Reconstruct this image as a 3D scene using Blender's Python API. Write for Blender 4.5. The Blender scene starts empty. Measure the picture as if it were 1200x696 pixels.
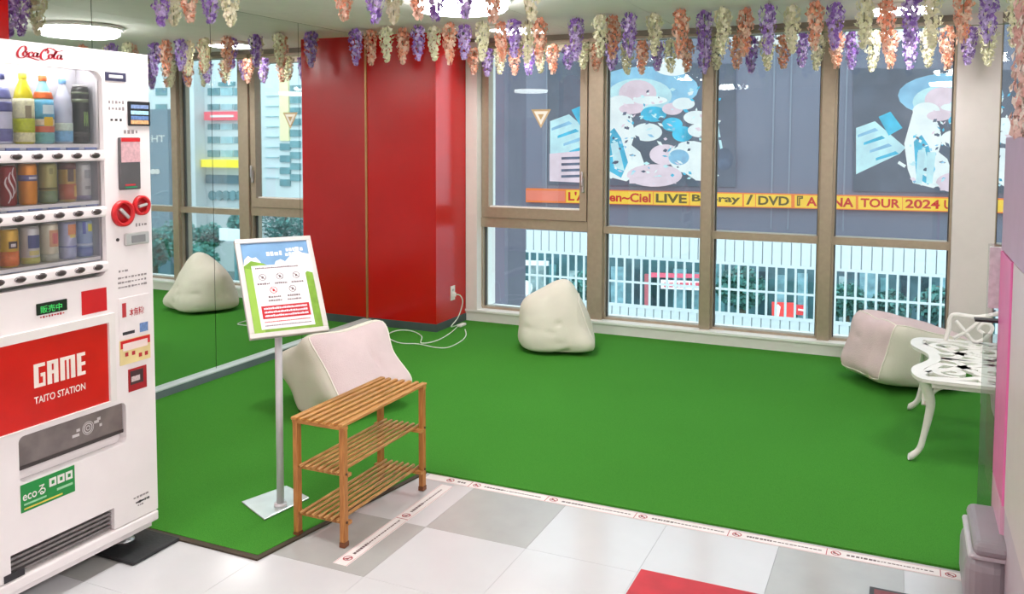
import bpy, bmesh, math, random
from mathutils import Vector, Matrix, noise
random.seed(7)
SC = bpy.context.scene
COL = SC.collection

# ------------------------------------------------------------------ camera
F_PX, PPY, PITCH, ROLL, YAW = 1018.3, 226.04, 0.0622149, 0.0028452, 0.4245292
CAM = Vector((0, 0, 1.55))
_F = Vector((-math.sin(YAW), math.cos(YAW), 0)); _R = Vector((math.cos(YAW), math.sin(YAW), 0)); _U = Vector((0, 0, 1))
F2 = _F * math.cos(PITCH) - _U * math.sin(PITCH); _U2 = _U * math.cos(PITCH) + _F * math.sin(PITCH)
R2 = _R * math.cos(ROLL) + _U2 * math.sin(ROLL); U2 = _U2 * math.cos(ROLL) - _R * math.sin(ROLL)
cd = bpy.data.cameras.new('camera'); cam = bpy.data.objects.new('camera', cd); COL.objects.link(cam)
cd.sensor_fit = 'HORIZONTAL'; cd.sensor_width = 36; cd.lens = F_PX / 1200 * 36
cd.shift_y = (PPY - 348) / 1200; cd.clip_end = 300; cd.clip_start = 0.05
M3 = Matrix((R2, U2, -F2)).transposed()
cam.matrix_world = Matrix.Translation(CAM) @ M3.to_4x4()
SC.camera = cam

# ------------------------------------------------------------------ sky and exposure
w = bpy.data.worlds.new('overcast_sky'); SC.world = w; w.use_nodes = True
bg = w.node_tree.nodes['Background']; bg.inputs[0].default_value = (0.80, 0.93, 1.0, 1); bg.inputs[1].default_value = 3.0
LAMP = 31.0
SC.view_settings.view_transform = 'Standard'; SC.view_settings.look = 'None'
SC.view_settings.exposure = 0.0; SC.view_settings.gamma = 1.0; SC.view_settings.use_curve_mapping = False

# survey helpers: a sight line of the photograph met with a plane of the room
def ray(x, y): return F2 + R2 * ((x - 600) / F_PX) + U2 * ((PPY - y) / F_PX)
def on(x, y, ax, v):
    d = ray(x, y); return CAM + d * ((v - CAM[ax]) / d[ax])
MX = -4.02                                  # mirror plane
def thru(x, y, Yv):                         # point seen by way of the mirror
    d = ray(x, y); d = Vector((-d.x, d.y, d.z)); o = Vector((2 * MX, 0, 1.55)); return o + d * (Yv / d.y)

# ------------------------------------------------------------------ materials
def lin(c): return tuple(((v / 255) / 12.92 if v / 255 <= .04045 else ((v / 255 + .055) / 1.055) ** 2.4) for v in c[:3]) + (1.0,)
MATS = {}
def mat(name, rgb, rough=.5, metal=0.0, var=.06, scale=12, bump=0.0, bscale=80, spec=.5, emit=0.0, alpha=None):
    if name in MATS: return MATS[name]
    m = bpy.data.materials.new(name); m.use_nodes = True; nt = m.node_tree; b = nt.nodes['Principled BSDF']
    c = lin(rgb)
    b.inputs['Roughness'].default_value = rough; b.inputs['Metallic'].default_value = metal
    b.inputs['Specular IOR Level'].default_value = spec
    tc = nt.nodes.new('ShaderNodeTexCoord')
    n = nt.nodes.new('ShaderNodeTexNoise'); n.inputs['Scale'].default_value = scale; n.inputs['Detail'].default_value = 4
    nt.links.new(tc.outputs['Object'], n.inputs['Vector'])
    r = nt.nodes.new('ShaderNodeValToRGB')
    r.color_ramp.elements[0].position = .3; r.color_ramp.elements[1].position = .7
    r.color_ramp.elements[0].color = tuple(v * (1 - var) for v in c[:3]) + (1,)
    r.color_ramp.elements[1].color = tuple(min(1, v * (1 + var)) for v in c[:3]) + (1,)
    nt.links.new(n.outputs['Fac'], r.inputs['Fac']); nt.links.new(r.outputs['Color'], b.inputs['Base Color'])
    if emit:
        nt.links.new(r.outputs['Color'], b.inputs['Emission Color']); b.inputs['Emission Strength'].default_value = emit
    if bump:
        n2 = nt.nodes.new('ShaderNodeTexNoise'); n2.inputs['Scale'].default_value = bscale; n2.inputs['Detail'].default_value = 3
        nt.links.new(tc.outputs['Object'], n2.inputs['Vector'])
        bp = nt.nodes.new('ShaderNodeBump'); bp.inputs['Strength'].default_value = bump; bp.inputs['Distance'].default_value = .01
        nt.links.new(n2.outputs['Fac'], bp.inputs['Height']); nt.links.new(bp.outputs['Normal'], b.inputs['Normal'])
    MATS[name] = m; return m
def clear(name, tint=(1, 1, 1), gloss=.06, rough=.0):
    if name in MATS: return MATS[name]
    m = bpy.data.materials.new(name); m.use_nodes = True; nt = m.node_tree
    nt.nodes.remove(nt.nodes['Principled BSDF']); out = nt.nodes['Material Output']
    t = nt.nodes.new('ShaderNodeBsdfTransparent'); t.inputs[0].default_value = (*tint, 1)
    g = nt.nodes.new('ShaderNodeBsdfGlossy'); g.inputs['Roughness'].default_value = rough
    fr = nt.nodes.new('ShaderNodeFresnel'); fr.inputs[0].default_value = 1.3
    mp = nt.nodes.new('ShaderNodeMath'); mp.operation = 'MULTIPLY'; mp.inputs[1].default_value = gloss / .017
    mp.use_clamp = True
    mx = nt.nodes.new('ShaderNodeMixShader'); nt.links.new(fr.outputs[0], mp.inputs[0]); nt.links.new(mp.outputs[0], mx.inputs[0])
    nt.links.new(t.outputs[0], mx.inputs[1]); nt.links.new(g.outputs[0], mx.inputs[2]); nt.links.new(mx.outputs[0], out.inputs[0])
    MATS[name] = m; return m
def wood(name, a, b2, axis=1, sc=40):
    m = bpy.data.materials.new(name); m.use_nodes = True; nt = m.node_tree; b = nt.nodes['Principled BSDF']; b.inputs['Roughness'].default_value = .45
    tc = nt.nodes.new('ShaderNodeTexCoord'); mp = nt.nodes.new('ShaderNodeMapping'); s = [sc, sc, sc]; s[axis] = sc * .06
    mp.inputs['Scale'].default_value = s; n = nt.nodes.new('ShaderNodeTexNoise'); n.inputs['Detail'].default_value = 5
    r = nt.nodes.new('ShaderNodeValToRGB'); r.color_ramp.elements[0].position = .35; r.color_ramp.elements[1].position = .65
    r.color_ramp.elements[0].color = lin(a); r.color_ramp.elements[1].color = lin(b2)
    nt.links.new(tc.outputs['Object'], mp.inputs[0]); nt.links.new(mp.outputs[0], n.inputs['Vector']); nt.links.new(n.outputs['Fac'], r.inputs[0]); nt.links.new(r.outputs[0], b.inputs['Base Color'])
    return m

# ------------------------------------------------------------------ mesh helpers
class MB:
    def __init__(s): s.v = []; s.f = []; s.m = []; s.k = 0
    def add(s, vs, fs):
        o = len(s.v); s.v += [tuple(p) for p in vs]; s.f += [tuple(i + o for i in f) for f in fs]; s.m += [s.k] * len(fs); return s
    def box(s, a, b):
        x0, y0, z0 = a; x1, y1, z1 = b
        return s.add([(x0,y0,z0),(x1,y0,z0),(x1,y1,z0),(x0,y1,z0),(x0,y0,z1),(x1,y0,z1),(x1,y1,z1),(x0,y1,z1)],
                     [(0,3,2,1),(4,5,6,7),(0,1,5,4),(1,2,6,5),(2,3,7,6),(3,0,4,7)])
    def rbox(s, a, b, r=.01, seg=2):
        bm = bmesh.new(); bmesh.ops.create_cube(bm, size=1)
        c = [(a[i] + b[i]) / 2 for i in range(3)]; d = [abs(b[i] - a[i]) for i in range(3)]
        for v in bm.verts: v.co = Vector([c[i] + v.co[i] * d[i] for i in range(3)])
        bmesh.ops.bevel(bm, geom=bm.edges[:], offset=min(r, min(d) * .49), segments=seg, profile=.5, affect='EDGES')
        bm.verts.index_update(); s.add([v.co[:] for v in bm.verts], [[v.index for v in f.verts] for f in bm.faces]); bm.free(); return s
    def prism(s, pts, off, flip=False):           # polygon (3-D points) swept along off
        off = Vector(off); n = len(pts); A = [Vector(p) for p in pts]; B = [p + off for p in A]
        fs = [tuple(range(n))[::-1], tuple(range(n, 2 * n))] + [(i, (i + 1) % n, n + (i + 1) % n, n + i) for i in range(n)]
        return s.add(A + B, fs)
    def tube(s, pts, r, n=8, closed=False, cap=True):
        P = [Vector(p) for p in pts]; rs = r if isinstance(r, (list, tuple)) else [r] * len(P); rings = []; up = Vector((0, 0, 1))
        last = None
        for i, p in enumerate(P):
            a = P[i - 1] if (i or closed) else p; b = P[(i + 1) % len(P)] if (i + 1 < len(P) or closed) else p
            t = (b - a).normalized() if (b - a).length > 1e-9 else Vector((0, 0, 1))
            if last is None:
                u = t.cross(up if abs(t.z) < .95 else Vector((1, 0, 0))).normalized()
            else:
                u = (last - t * last.dot(t)).normalized() if (last - t * last.dot(t)).length > 1e-6 else last
            last = u; v = t.cross(u)
            rings.append([p + (u * math.cos(2 * math.pi * k / n) + v * math.sin(2 * math.pi * k / n)) * rs[i] for k in range(n)])
        fs = []; m = len(P)
        for i in range(m if closed else m - 1):
            j = (i + 1) % m
            for k in range(n): fs.append((i * n + k, i * n + (k + 1) % n, j * n + (k + 1) % n, j * n + k))
        if cap and not closed: fs += [tuple(range(n))[::-1], tuple(range((m - 1) * n, m * n))]
        return s.add([q for rg in rings for q in rg], fs)
    def lathe(s, prof, c=(0, 0, 0), n=20):
        vs = []; fs = []
        for r, z in prof: vs += [(c[0] + r * math.cos(2 * math.pi * k / n), c[1] + r * math.sin(2 * math.pi * k / n), c[2] + z) for k in range(n)]
        for i in range(len(prof) - 1):
            for k in range(n): fs.append((i * n + k, i * n + (k + 1) % n, (i + 1) * n + (k + 1) % n, (i + 1) * n + k))
        fs += [tuple(range(n))[::-1], tuple(range((len(prof) - 1) * n, len(prof) * n))]
        return s.add(vs, fs)
    def mesh(s, name, mats, smooth=False):
        me = bpy.data.meshes.new(name); me.from_pydata(s.v, [], s.f)
        for m in (mats if isinstance(mats, (list, tuple)) else [mats]): me.materials.append(m)
        me.polygons.foreach_set('material_index', s.m)
        if smooth: me.polygons.foreach_set('use_smooth', [True] * len(s.f))
        me.update(); return me
    def build(s, name, mats, parent=None, smooth=False):
        return link(name, s.mesh(name, mats, smooth), parent)
def link(name, me, parent=None, loc=None):
    o = bpy.data.objects.new(name, me); COL.objects.link(o)
    if loc is not None: o.location = loc
    if parent:
        o.parent = parent
    return o
def empty(name, loc=(0, 0, 0), rz=0):
    o = bpy.data.objects.new(name, None); COL.objects.link(o); o.location = loc; o.rotation_euler = (0, 0, rz); o.empty_display_size = .1; return o
def tag(o, label, cat=None, group=None, kind=None):
    o['label'] = label
    if cat: o['category'] = cat
    if group: o['group'] = group
    if kind: o['kind'] = kind
    return o
def edge_soft(o, w=.004, seg=2):
    b = o.modifiers.new('bevel', 'BEVEL'); b.width = w; b.segments = seg; b.limit_method = 'ANGLE'; return o
def catmull(pts, n=8, closed=False):
    P = [Vector(p) for p in pts]; out = []; m = len(P)
    for i in range(m if closed else m - 1):
        g = lambda k: P[k % m] if closed else P[max(0, min(m - 1, k))]
        a, b, c, d = g(i - 1), g(i), g(i + 1), g(i + 2)
        for j in range(n):
            t = j / n; out.append(.5 * ((2 * b) + (c - a) * t + (2 * a - 5 * b + 4 * c - d) * t * t + (3 * b - a - 3 * c + d) * t ** 3))
    if not closed: out.append(P[-1])
    return out
def text_mesh(txt, height, mtl, offset=0.0, extrude=.001, width=None):
    """flat lettering in the XY plane, lower-left at the origin, fitted to height (of the ink) and width"""
    cu = bpy.data.curves.new('lettering', 'FONT'); cu.body = txt; cu.offset = offset; cu.resolution_u = 3
    ob = bpy.data.objects.new('lettering', cu); COL.objects.link(ob); dg = bpy.context.evaluated_depsgraph_get()
    me = bpy.data.meshes.new_from_object(ob.evaluated_get(dg)); bpy.data.objects.remove(ob); bpy.data.curves.remove(cu)
    xs = [v.co.x for v in me.vertices]; ys = [v.co.y for v in me.vertices]
    if not xs: return me
    sy = height / (max(ys) - min(ys)); sx = sy if width is None else width / (max(xs) - min(xs)); x0, y0 = min(xs), min(ys)
    for v in me.vertices: v.co = Vector(((v.co.x - x0) * sx, (v.co.y - y0) * sy, 0))
    me.materials.clear(); me.materials.append(mtl); return me
def place_text(name, txt, origin, xdir, ydir, height, mtl, parent=None, width=None, offset=0.0):
    me = text_mesh(txt, height, mtl, offset, width=width)
    X = Vector(xdir).normalized(); Y = Vector(ydir).normalized(); Z = X.cross(Y)
    M = Matrix((X, Y, Z)).transposed().to_4x4(); M.translation = Vector(origin)
    me.transform(M); return link(name, me, parent)
def ribbon(mb, pts, wfun, X, Y, O, N, th=.001):   # 2-D stroke to flat calligraphic band
    L = []; Rr = []
    for i, p in enumerate(pts):
        a = pts[max(0, i - 1)]; b = pts[min(len(pts) - 1, i + 1)]; t = (b - a)
        if t.length < 1e-9: t = Vector((1, 0))
        t.normalize(); n = Vector((-t.y, t.x)); h = wfun(t, i / (len(pts) - 1)) / 2
        L.append(p + n * h); Rr.append(p - n * h)
    vs = [O + X * q.x + Y * q.y + N * th for q in L + Rr]; k = len(L)
    mb.add(vs, [(i, k + i, k + i + 1, i + 1) for i in range(k - 1)])
ORD = ['first','second','third','fourth','fifth','sixth','seventh','eighth','ninth','tenth','eleventh','twelfth','thirteenth','fourteenth','fifteenth','sixteenth','seventeenth','eighteenth','nineteenth','twentieth']

# ------------------------------------------------------------------ palette
white_paint = mat('white_paint', (236, 232, 228), .5, var=.02)
wall_paint = mat('warm_white_wall', (228, 218, 216), .6, var=.02, bump=.05)
red_panel = mat('red_laminate', (198, 8, 10), .22, var=.04, scale=3, spec=.5)
alu = mat('bronze_aluminium', (176, 160, 140), .38, metal=.35, var=.05, scale=30)
alu_dark = mat('dark_gasket', (84, 80, 76), .6)
glass = clear('window_glass', (.93, .985, .985), .035)
case_glass = clear('display_glass', (.97, .98, .99), .05)
mirror_m = bpy.data.materials.new('mirror_silver'); mirror_m.use_nodes = True
_b = mirror_m.node_tree.nodes['Principled BSDF']; _b.inputs['Base Color'].default_value = (.86, .90, .88, 1); _b.inputs['Metallic'].default_value = 1; _b.inputs['Roughness'].default_value = .015
steel = mat('brushed_steel', (200, 202, 205), .3, metal=.9, var=.05)
black_pl = mat('black_plastic', (26, 26, 30), .4)
black_rub = mat('black_rubber', (34, 36, 38), .65, bump=.1)
grey_base = mat('grey_skirting', (96, 108, 112), .5)

# carpet: short turf with a fine pile
def carpet_mat():
    m = bpy.data.materials.new('green_turf'); m.use_nodes = True; nt = m.node_tree; b = nt.nodes['Principled BSDF']
    b.inputs['Roughness'].default_value = .95; b.inputs['Specular IOR Level'].default_value = .1
    tc = nt.nodes.new('ShaderNodeTexCoord'); n = nt.nodes.new('ShaderNodeTexNoise'); n.inputs['Scale'].default_value = 420; n.inputs['Detail'].default_value = 2
    n2 = nt.nodes.new('ShaderNodeTexNoise'); n2.inputs['Scale'].default_value = 1.6
    r = nt.nodes.new('ShaderNodeValToRGB'); r.color_ramp.elements[0].color = lin((46, 116, 36)); r.color_ramp.elements[1].color = lin((82, 156, 56)); r.color_ramp.elements[0].position = .25; r.color_ramp.elements[1].position = .75
    mx = nt.nodes.new('ShaderNodeMixRGB'); mx.blend_type = 'MULTIPLY'; mx.inputs[0].default_value = .12
    nt.links.new(tc.outputs['Object'], n.inputs['Vector']); nt.links.new(tc.outputs['Object'], n2.inputs['Vector']); nt.links.new(n.outputs['Fac'], r.inputs[0])
    nt.links.new(r.outputs[0], mx.inputs[1]); nt.links.new(n2.outputs['Fac'], mx.inputs[2]); nt.links.new(mx.outputs[0], b.inputs['Base Color'])
    bp = nt.nodes.new('ShaderNodeBump'); bp.inputs['Strength'].default_value = .5; bp.inputs['Distance'].default_value = .004
    nt.links.new(n.outputs['Fac'], bp.inputs['Height']); nt.links.new(bp.outputs[0], b.inputs['Normal']); return m
turf = carpet_mat()

# ================================================================== STRUCTURE
XR, YB, YW, ZC = 2.6, -1.2, 6.51, 2.38
fl = MB().box((MX - .2, YB - .1, -.12), (XR + .1, YW + .25, -.004)).build('floor', mat('grout', (196, 194, 190), .5))
tag(fl, 'glossy tiled floor of white squares with scattered grey ones', 'floor', kind='structure')
T = .436; GX, GY = -1.705, 2.944
tile_w = mat('white_vinyl_tile', (208, 208, 210), .16, var=.02, scale=6)
tile_g = mat('grey_vinyl_tile', (176, 176, 173), .18, var=.04, scale=8)
tme = {}
for key, mm in (('w', tile_w), ('g', tile_g)):
    tme[key] = MB().box((.0006, .0006, -.006), (T - .0006, T - .0006, 0)).mesh('tile', mm)
grey_at = {(0, 0), (-1, -1), (3, 0), (-3, -2), (4, -2), (1, -3), (-2, -4), (2, -5)}
for i in range(-3, 10):
    for j in range(-9, 2):
        x, y = GX + i * T, GY + j * T
        if y < YB or x > XR - .1: continue
        link('tile', tme['g' if (i, j) in grey_at else 'w'], fl, (x, y, 0))

# ceiling boards
ce = MB().box((MX - .2, YB - .1, ZC + .012), (XR + .1, YW + .3, ZC + .15)).build('ceiling', mat('ceiling_gap', (120, 114, 106), .8))
tag(ce, 'low grey ceiling made of large flat boards', 'ceiling', kind='structure')
board = mat('ceiling_board', (240, 234, 230), .75, var=.02)
for i in range(8):
    for j in range(5):
        x0 = -3.93 - .79 + i * .79; y0 = 5.88 + .62 - 1.82 * (j + 1) + .03
        MB().box((max(x0, MX), max(y0, YB) + .002, ZC), (min(x0 + .786, XR), min(y0 + 1.816, YW + .05), ZC + .014)).build('ceiling_board', board, ce)

wl = MB().box((MX - .2, YB, 0), (MX - .02, YW + .2, ZC)).build('wall_left', wall_paint); tag(wl, 'left wall behind the mirror panels', 'wall', kind='structure')
wr = MB().box((XR, YB, 0), (XR + .12, YW + .2, ZC)).build('wall_right', wall_paint); tag(wr, 'plain warm white wall on the right side', 'wall', kind='structure')
wb = MB().box((MX - .2, YB - .12, 0), (XR + .12, YB, ZC)).build('wall_back', wall_paint); tag(wb, 'plain warm white wall behind the viewer', 'wall', kind='structure')
# red cladding where the mirror stops behind the vending machine
rc = MB().box((MX - .02, YB, 0), (MX + .03, 2.88, ZC)).build('trim_1', red_panel); tag(rc, 'red wall cladding behind the vending machine', 'wall panel', kind='structure')

# mirror panels
seams = [2.89, 3.38, 4.26, 5.135, 6.0]
for k in range(4):
    o = empty('mirror_panel', (MX, (seams[k] + seams[k + 1]) / 2, .06))
    hw = (seams[k + 1] - seams[k]) / 2 - .002
    MB().box((-.012, -hw, .0), (0, hw, ZC - .062)).build('mirror_glass', mirror_m, o)
    MB().box((-.019, -hw, 0), (-.0125, hw, ZC - .062)).build('backing', black_pl, o)
    tag(o, ['narrow full-height mirror panel nearest the red cladding above the vending machine', 'mirror panel right behind the vending machine, second on the left wall',
            'mirror panel reflecting the cream bean bag, third on the left wall', 'mirror panel touching the red column'][k], 'mirror', 'mirror panels on the left wall')
bl = MB().box((MX - .02, 2.88, 0), (MX + .038, 6.0, .052)).build('baseboard_left', grey_base)
MB().box((MX - .02, 2.88, .052), (MX + .04, 6.0, .06)).build('cap_strip', mat('pale_cap', (196, 204, 204), .4), bl)
tag(bl, 'grey skirting with a pale cap under the mirrors', 'baseboard', kind='structure')
tr = MB().box((MX - .002, 5.988, .06), (MX + .008, 6.0, ZC)).build('trim_2', mat('brass_edge', (186, 140, 92), .35, metal=.6)); tag(tr, 'thin tan edge strip where the mirror meets the red column', 'trim', kind='structure')

# red column
CX1, CY0 = -3.372, 6.0
c = MB().box((MX - .02, CY0, .07), (CX1, YW + .2, ZC)).build('wall_column', red_panel); tag(c, 'glossy red square column in the far left corner', 'column', kind='structure')
cb = MB().box((MX - .02, CY0 - .006, 0), (CX1 + .006, YW + .1, .07)).build('baseboard_column', mat('dark_skirting', (70, 84, 84), .5)); tag(cb, 'dark grey skirting around the foot of the red column', 'baseboard', kind='structure')

# window wall: sill, jambs, pier, head
YG = 6.64
sl = MB().box((CX1, YW, 0), (XR, 6.86, .098)).build('trim_3', mat('sill_white', (236, 232, 230), .45, var=.02)); tag(sl, 'long low white sill running under all the windows', 'sill', kind='structure')
MB().box((CX1, YW - .012, .088), (XR, 6.72, .106)).build('sill_top', mat('sill_top_white', (246, 246, 244), .35, var=.01), sl)
jb = MB().box((CX1 + .006, YW - .01, .106), (-3.262, 6.86, 2.35)).build('trim_4', white_paint); tag(jb, 'white window jamb beside the red column', 'jamb', kind='structure')
hd = MB().box((MX, YW + .03, 2.345), (XR, 6.86, ZC + .02)).build('trim_5', mat('head_grey', (150, 140, 128), .6)); tag(hd, 'grey-brown window head under the ceiling', 'trim', kind='structure')
pw = MB().box((.30, YW - .012, .0), (.552, 6.86, ZC)).build('wall_pier', wall_paint); tag(pw, 'warm white wall pier right of the four windows', 'wall', kind='structure')
cols = [-3.262, -2.300, -2.176, -1.394, -1.318, -.548, -.463, .300]
WIN = [(-3.262, -2.300), (-2.176, -1.394), (-1.318, -.548), (-.463, .300), (.552, 1.75)]
wlab = ['window beside the red column with a hinged upper sash', 'second window from the red column showing the drummer screen', 'third window from the red column with a dark view above', 'fourth window from the red column beside the wall pier', 'window right of the wall pier, mostly behind the booth']
for i, (a, b) in enumerate(WIN):
    o = empty('window_%d' % (i + 1), ((a + b) / 2, YG, .106)); tag(o, wlab[i], 'window', kind='structure')
    cx, zz = (a + b) / 2, .106
    def part(nm, x0, x1, y0, y1, z0, z1, m, par=None):
        return MB().box((x0 - cx, y0 - YG, z0 - zz), (x1 - cx, y1 - YG, z1 - zz)).build(nm, m, par or o)
    zt0, zt1 = (.800, .856)
    if i == 0: zt0, zt1 = .805, .885
    part('bottom_rail', a, b, 6.60, 6.68, .106, .124, alu)
    part('top_rail', a, b, 6.58, 6.70, 2.322, 2.35, alu)
    part('transom', a, b, 6.58, 6.70, zt0, zt1, alu)
    part('stile', a, a + .014, 6.59, 6.69, .12, 2.33, alu); part('stile', b - .014, b, 6.59, 6.69, .12, 2.33, alu)
    part('pane', a + .010, b - .010, YG + .006, YG + .012, .12, zt0 + .004, glass)
    if i == 0:                                   # hinged sash with a wide frame
        s = part('sash_rail', a + .016, b - .016, 6.57, 6.66, .889, .975, alu)
        part('sash_rail', a + .016, b - .016, 6.57, 6.66, 2.255, 2.320, alu)
        part('sash_stile', a + .016, a + .075, 6.57, 6.66, .975, 2.255, alu); part('sash_stile', b - .075, b - .016, 6.57, 6.66, .975, 2.255, alu)
        part('pane', a + .07, b - .07, YG, YG + .006, .97, 2.26, glass)
        part('sash_bead', a + .075, b - .075, 6.60, 6.64, .975, .986, white_paint)
        h = MB().rbox((b - .058 - cx, 6.545 - YG, 1.12 - zz), (b - .034 - cx, 6.572 - YG, 1.24 - zz), .008).build('sash_handle', steel, o)
        MB().rbox((b - .056 - cx, 6.53 - YG, 1.17 - zz), (b - .036 - cx, 6.548 - YG, 1.29 - zz), .008).build('lever', steel, h)
    else:
        part('pane', a + .010, b - .010, YG + .006, YG + .012, zt1 - .004, 2.325, glass)
    for (x0, x1) in ((a + .014, a + .022), (b - .022, b - .014)): part('gasket', x0, x1, 6.628, 6.66, .124, 2.322, alu_dark)
for k, (a, b) in enumerate(((-2.300, -2.176), (-1.394, -1.318), (-.548, -.463))):
    o = MB().box((a, 6.555, .106), (b, 6.74, 2.35)).build('trim_%d' % (6 + k), alu); edge_soft(o, .005)
    tag(o, ['first', 'second', 'third'][k] + ' bronze window mullion from the red column', 'mullion', kind='structure')
# rescue-access mark on the glass of the first window
o = empty('triangle_sticker', (-2.83, YG - .002, 1.70)); P0 = on(634, 128, 1, YG - .002); o.location = P0
for nm, s, m, dy in (('border', 1, mat('gold_print', (196, 168, 128), .5), 0), ('field', .72, mat('pale_print', (240, 234, 224), .5), -.0012), ('emblem', .3, mat('tan_print', (190, 160, 110), .5), -.0024)):
    hw, hh = .088 * s, .155 * s; zc = -.058
    MB().prism([(-hw, dy, zc + hh * .37), (hw, dy, zc + hh * .37), (0, dy, zc - hh * .63)], (0, -.001, 0)).build(nm, m, o)
tag(o, 'small downward triangle sticker on the glass of the first window', 'sticker')

# ================================================================== CARPET, TAPE, MATS
cp = MB().prism([(MX + .04, 2.466, 0), (-2.144, 2.466, 0), (-2.0, 3.437, 0), (XR - .01, 3.437, 0), (XR - .01, YW - .002, 0), (CX1 + .008, YW - .002, 0), (CX1 + .008, CY0 - .01, 0), (MX + .04, CY0 - .01, 0)][::-1], (0, 0, .009)).build('carpet', turf)
tag(cp, 'bright green turf carpet filling the play corner', 'carpet')
trim_m = mat('brown_edging', (66, 56, 40), .7)
MB().prism([(MX + .04, 2.44, .0005), (-2.125, 2.44, .0005), (-2.145, 2.467, .0005), (MX + .04, 2.467, .0005)], (0, 0, .007)).build('edge_strip', trim_m, cp)
MB().prism([(-2.125, 2.44, .0005), (-1.98, 3.43, .0005), (-2.0, 3.437, .0005), (-2.146, 2.466, .0005)], (0, 0, .007)).build('edge_strip', trim_m, cp)

tape_w = mat('tape_white', (238, 230, 228), .4, var=.02); tape_red = mat('tape_red_print', (176, 60, 70), .5); tape_ink = mat('tape_dark_print', (96, 72, 76), .5); tape_pink = mat('tape_pink_edge', (214, 170, 172), .5)
def ring_pts(r, n=20): return [Vector((r * math.cos(2 * math.pi * k / n), r * math.sin(2 * math.pi * k / n))) for k in range(n)]
def flat_ring(mb, c, r0, r1, z, n=20):
    A = ring_pts(r0, n); B = ring_pts(r1, n)
    mb.add([(c[0] + p.x, c[1] + p.y, z) for p in A + B], [(k, n + k, n + (k + 1) % n, (k + 1) % n) for k in range(n)][::1])
def tape(label, origin, ang, length, marks, wid=.062):
    o = empty('floor_tape', (*origin, 0), ang); tag(o, label, 'floor tape', 'no-shoes tapes on the floor')
    MB().box((0, -wid / 2, .0002), (length, wid / 2, .0014)).build('strip', tape_w, o)
    e = MB()
    for s in (-1, 1): e.box((0, s * wid * .44 - .0012, .0014), (length, s * wid * .44 + .0012, .0017))
    e.build('border_print', tape_pink, o)
    for q, x in enumerate(marks):
        m = MB(); flat_ring(m, (x, 0), .014, .0185, .0018)
        d = .0115; m.add([(x - d - .002, d - .002, .0018), (x - d + .002, d + .002, .0018), (x + d + .002, -d + .002, .0018), (x + d - .002, -d - .002, .0018)], [(0, 3, 2, 1)])
        mk = m.build('ban_mark', tape_red, o)
        sh = MB().prism([(x - .010, -.006, .0016), (x + .010, -.006, .0016), (x + .010, -.002, .0016), (x + .002, .001, .0016), (x - .003, .006, .0016), (x - .010, .006, .0016)], (0, 0, .0001)).build('shoe_symbol', tape_ink, mk)
        nx = marks[q + 1] if q + 1 < len(marks) else length
        t = MB(); xx = x + .038; rng = random.Random(q)
        while xx < nx - .06:
            wd = rng.uniform(.006, .014); hh = .006 if xx < x + .13 else .0032
            t.box((xx, -hh, .0014), (min(xx + wd, nx - .05), hh, .0017)); xx += wd + rng.uniform(.002, .005)
        t.build('printed_line', tape_ink, o)
        if q: MB().box((x - .034, -wid * .44, .0014), (x - .031, wid * .44, .0018)).build('divider', tape_red, o)
    return o
tape('long white no-shoes tape along the front edge of the green carpet', (-1.96, 3.402), -.006, 2.5, [.12, .25 + .005, .625, 1.02, 1.40, 1.765, 2.15])
tape('short white no-shoes tape beside the wooden rack', (-1.835, 2.545), math.radians(89.3), .80, [.05, .455])

rm = MB().rbox((-.826, 2.2, .0005), (.0 - .36, 2.967, .004), .003); o = rm.build('floor_mat', mat('red_floor_sheet', (196, 44, 56), .45, var=.14, scale=9)); tag(o, 'plain red sheet lying on the white tiles', 'floor mat')
o = empty('floor_sign', (-.07, 3.18, 0)); MB().box((0, -.55, .0004), (.55, 0, .003)).build('border', mat('black_border', (30, 24, 26), .4), o); MB().box((.015, -.535, .003), (.535, -.015, .0042)).build('field', mat('dark_red_field', (120, 22, 32), .4, var=.1), o)
tag(o, 'dark red floor sign with black border, mostly out of frame', 'floor sign')
o = MB().rbox((-3.05, 2.22, .0005), (-2.503, 2.445, .016), .012).build('floor_plate', black_rub); tag(o, 'black base plate under the vending machine foot', 'base plate')
o = MB().rbox((-3.05, 1.60, .0005), (-2.6, 1.86, .016), .012).build('floor_plate', black_rub); tag(o, 'black base plate under the near end of the vending machine', 'base plate')

# ================================================================== CEILING FITTINGS
lamp_e = bpy.data.materials.new('lamp_diffuser'); lamp_e.use_nodes = True
_n = lamp_e.node_tree; _p = _n.nodes['Principled BSDF']; _p.inputs['Base Color'].default_value = (.9, .9, .9, 1); _p.inputs['Emission Color'].default_value = (1, .985, .975, 1); _p.inputs['Emission Strength'].default_value = LAMP
lampwhite = mat('lamp_rim', (235, 235, 232), .4)
drum_rim = MB().lathe([(.285, -.001), (.30, -.008), (.30, -.024), (.29, -.028), (.275, -.028)], n=40).mesh('rim', lampwhite, True)
drum_dif = MB().lathe([(.274, -.026), (.274, -.060), (.255, -.076), (.14, -.084), (.02, -.085)], n=40).mesh('diffuser', lamp_e, True)
lamps = [((-2.42, 4.62), 'round ceiling lamp above the play corner, also seen in the mirror'), ((.75, 3.9), 'round ceiling lamp above the white bench'), ((-2.42, 2.3), 'round ceiling lamp above the shoe rack'), ((.55, 2.0), 'round ceiling lamp above the white floor'), ((-2.42, .1), 'round ceiling lamp behind the viewer on the left'), ((.55, -.3), 'round ceiling lamp behind the viewer on the right'), ((1.75, .9), 'added round fill lamp behind the photo booth, out of view')]  # last one is an added, unseen lamp that brightens the machine front
for (x, y), lb in lamps:
    o = empty('ceiling_lamp', (x, y, ZC)); link('rim', drum_rim, o); link('diffuser', drum_dif, o); tag(o, lb, 'lamp', 'round ceiling lamps')
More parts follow.
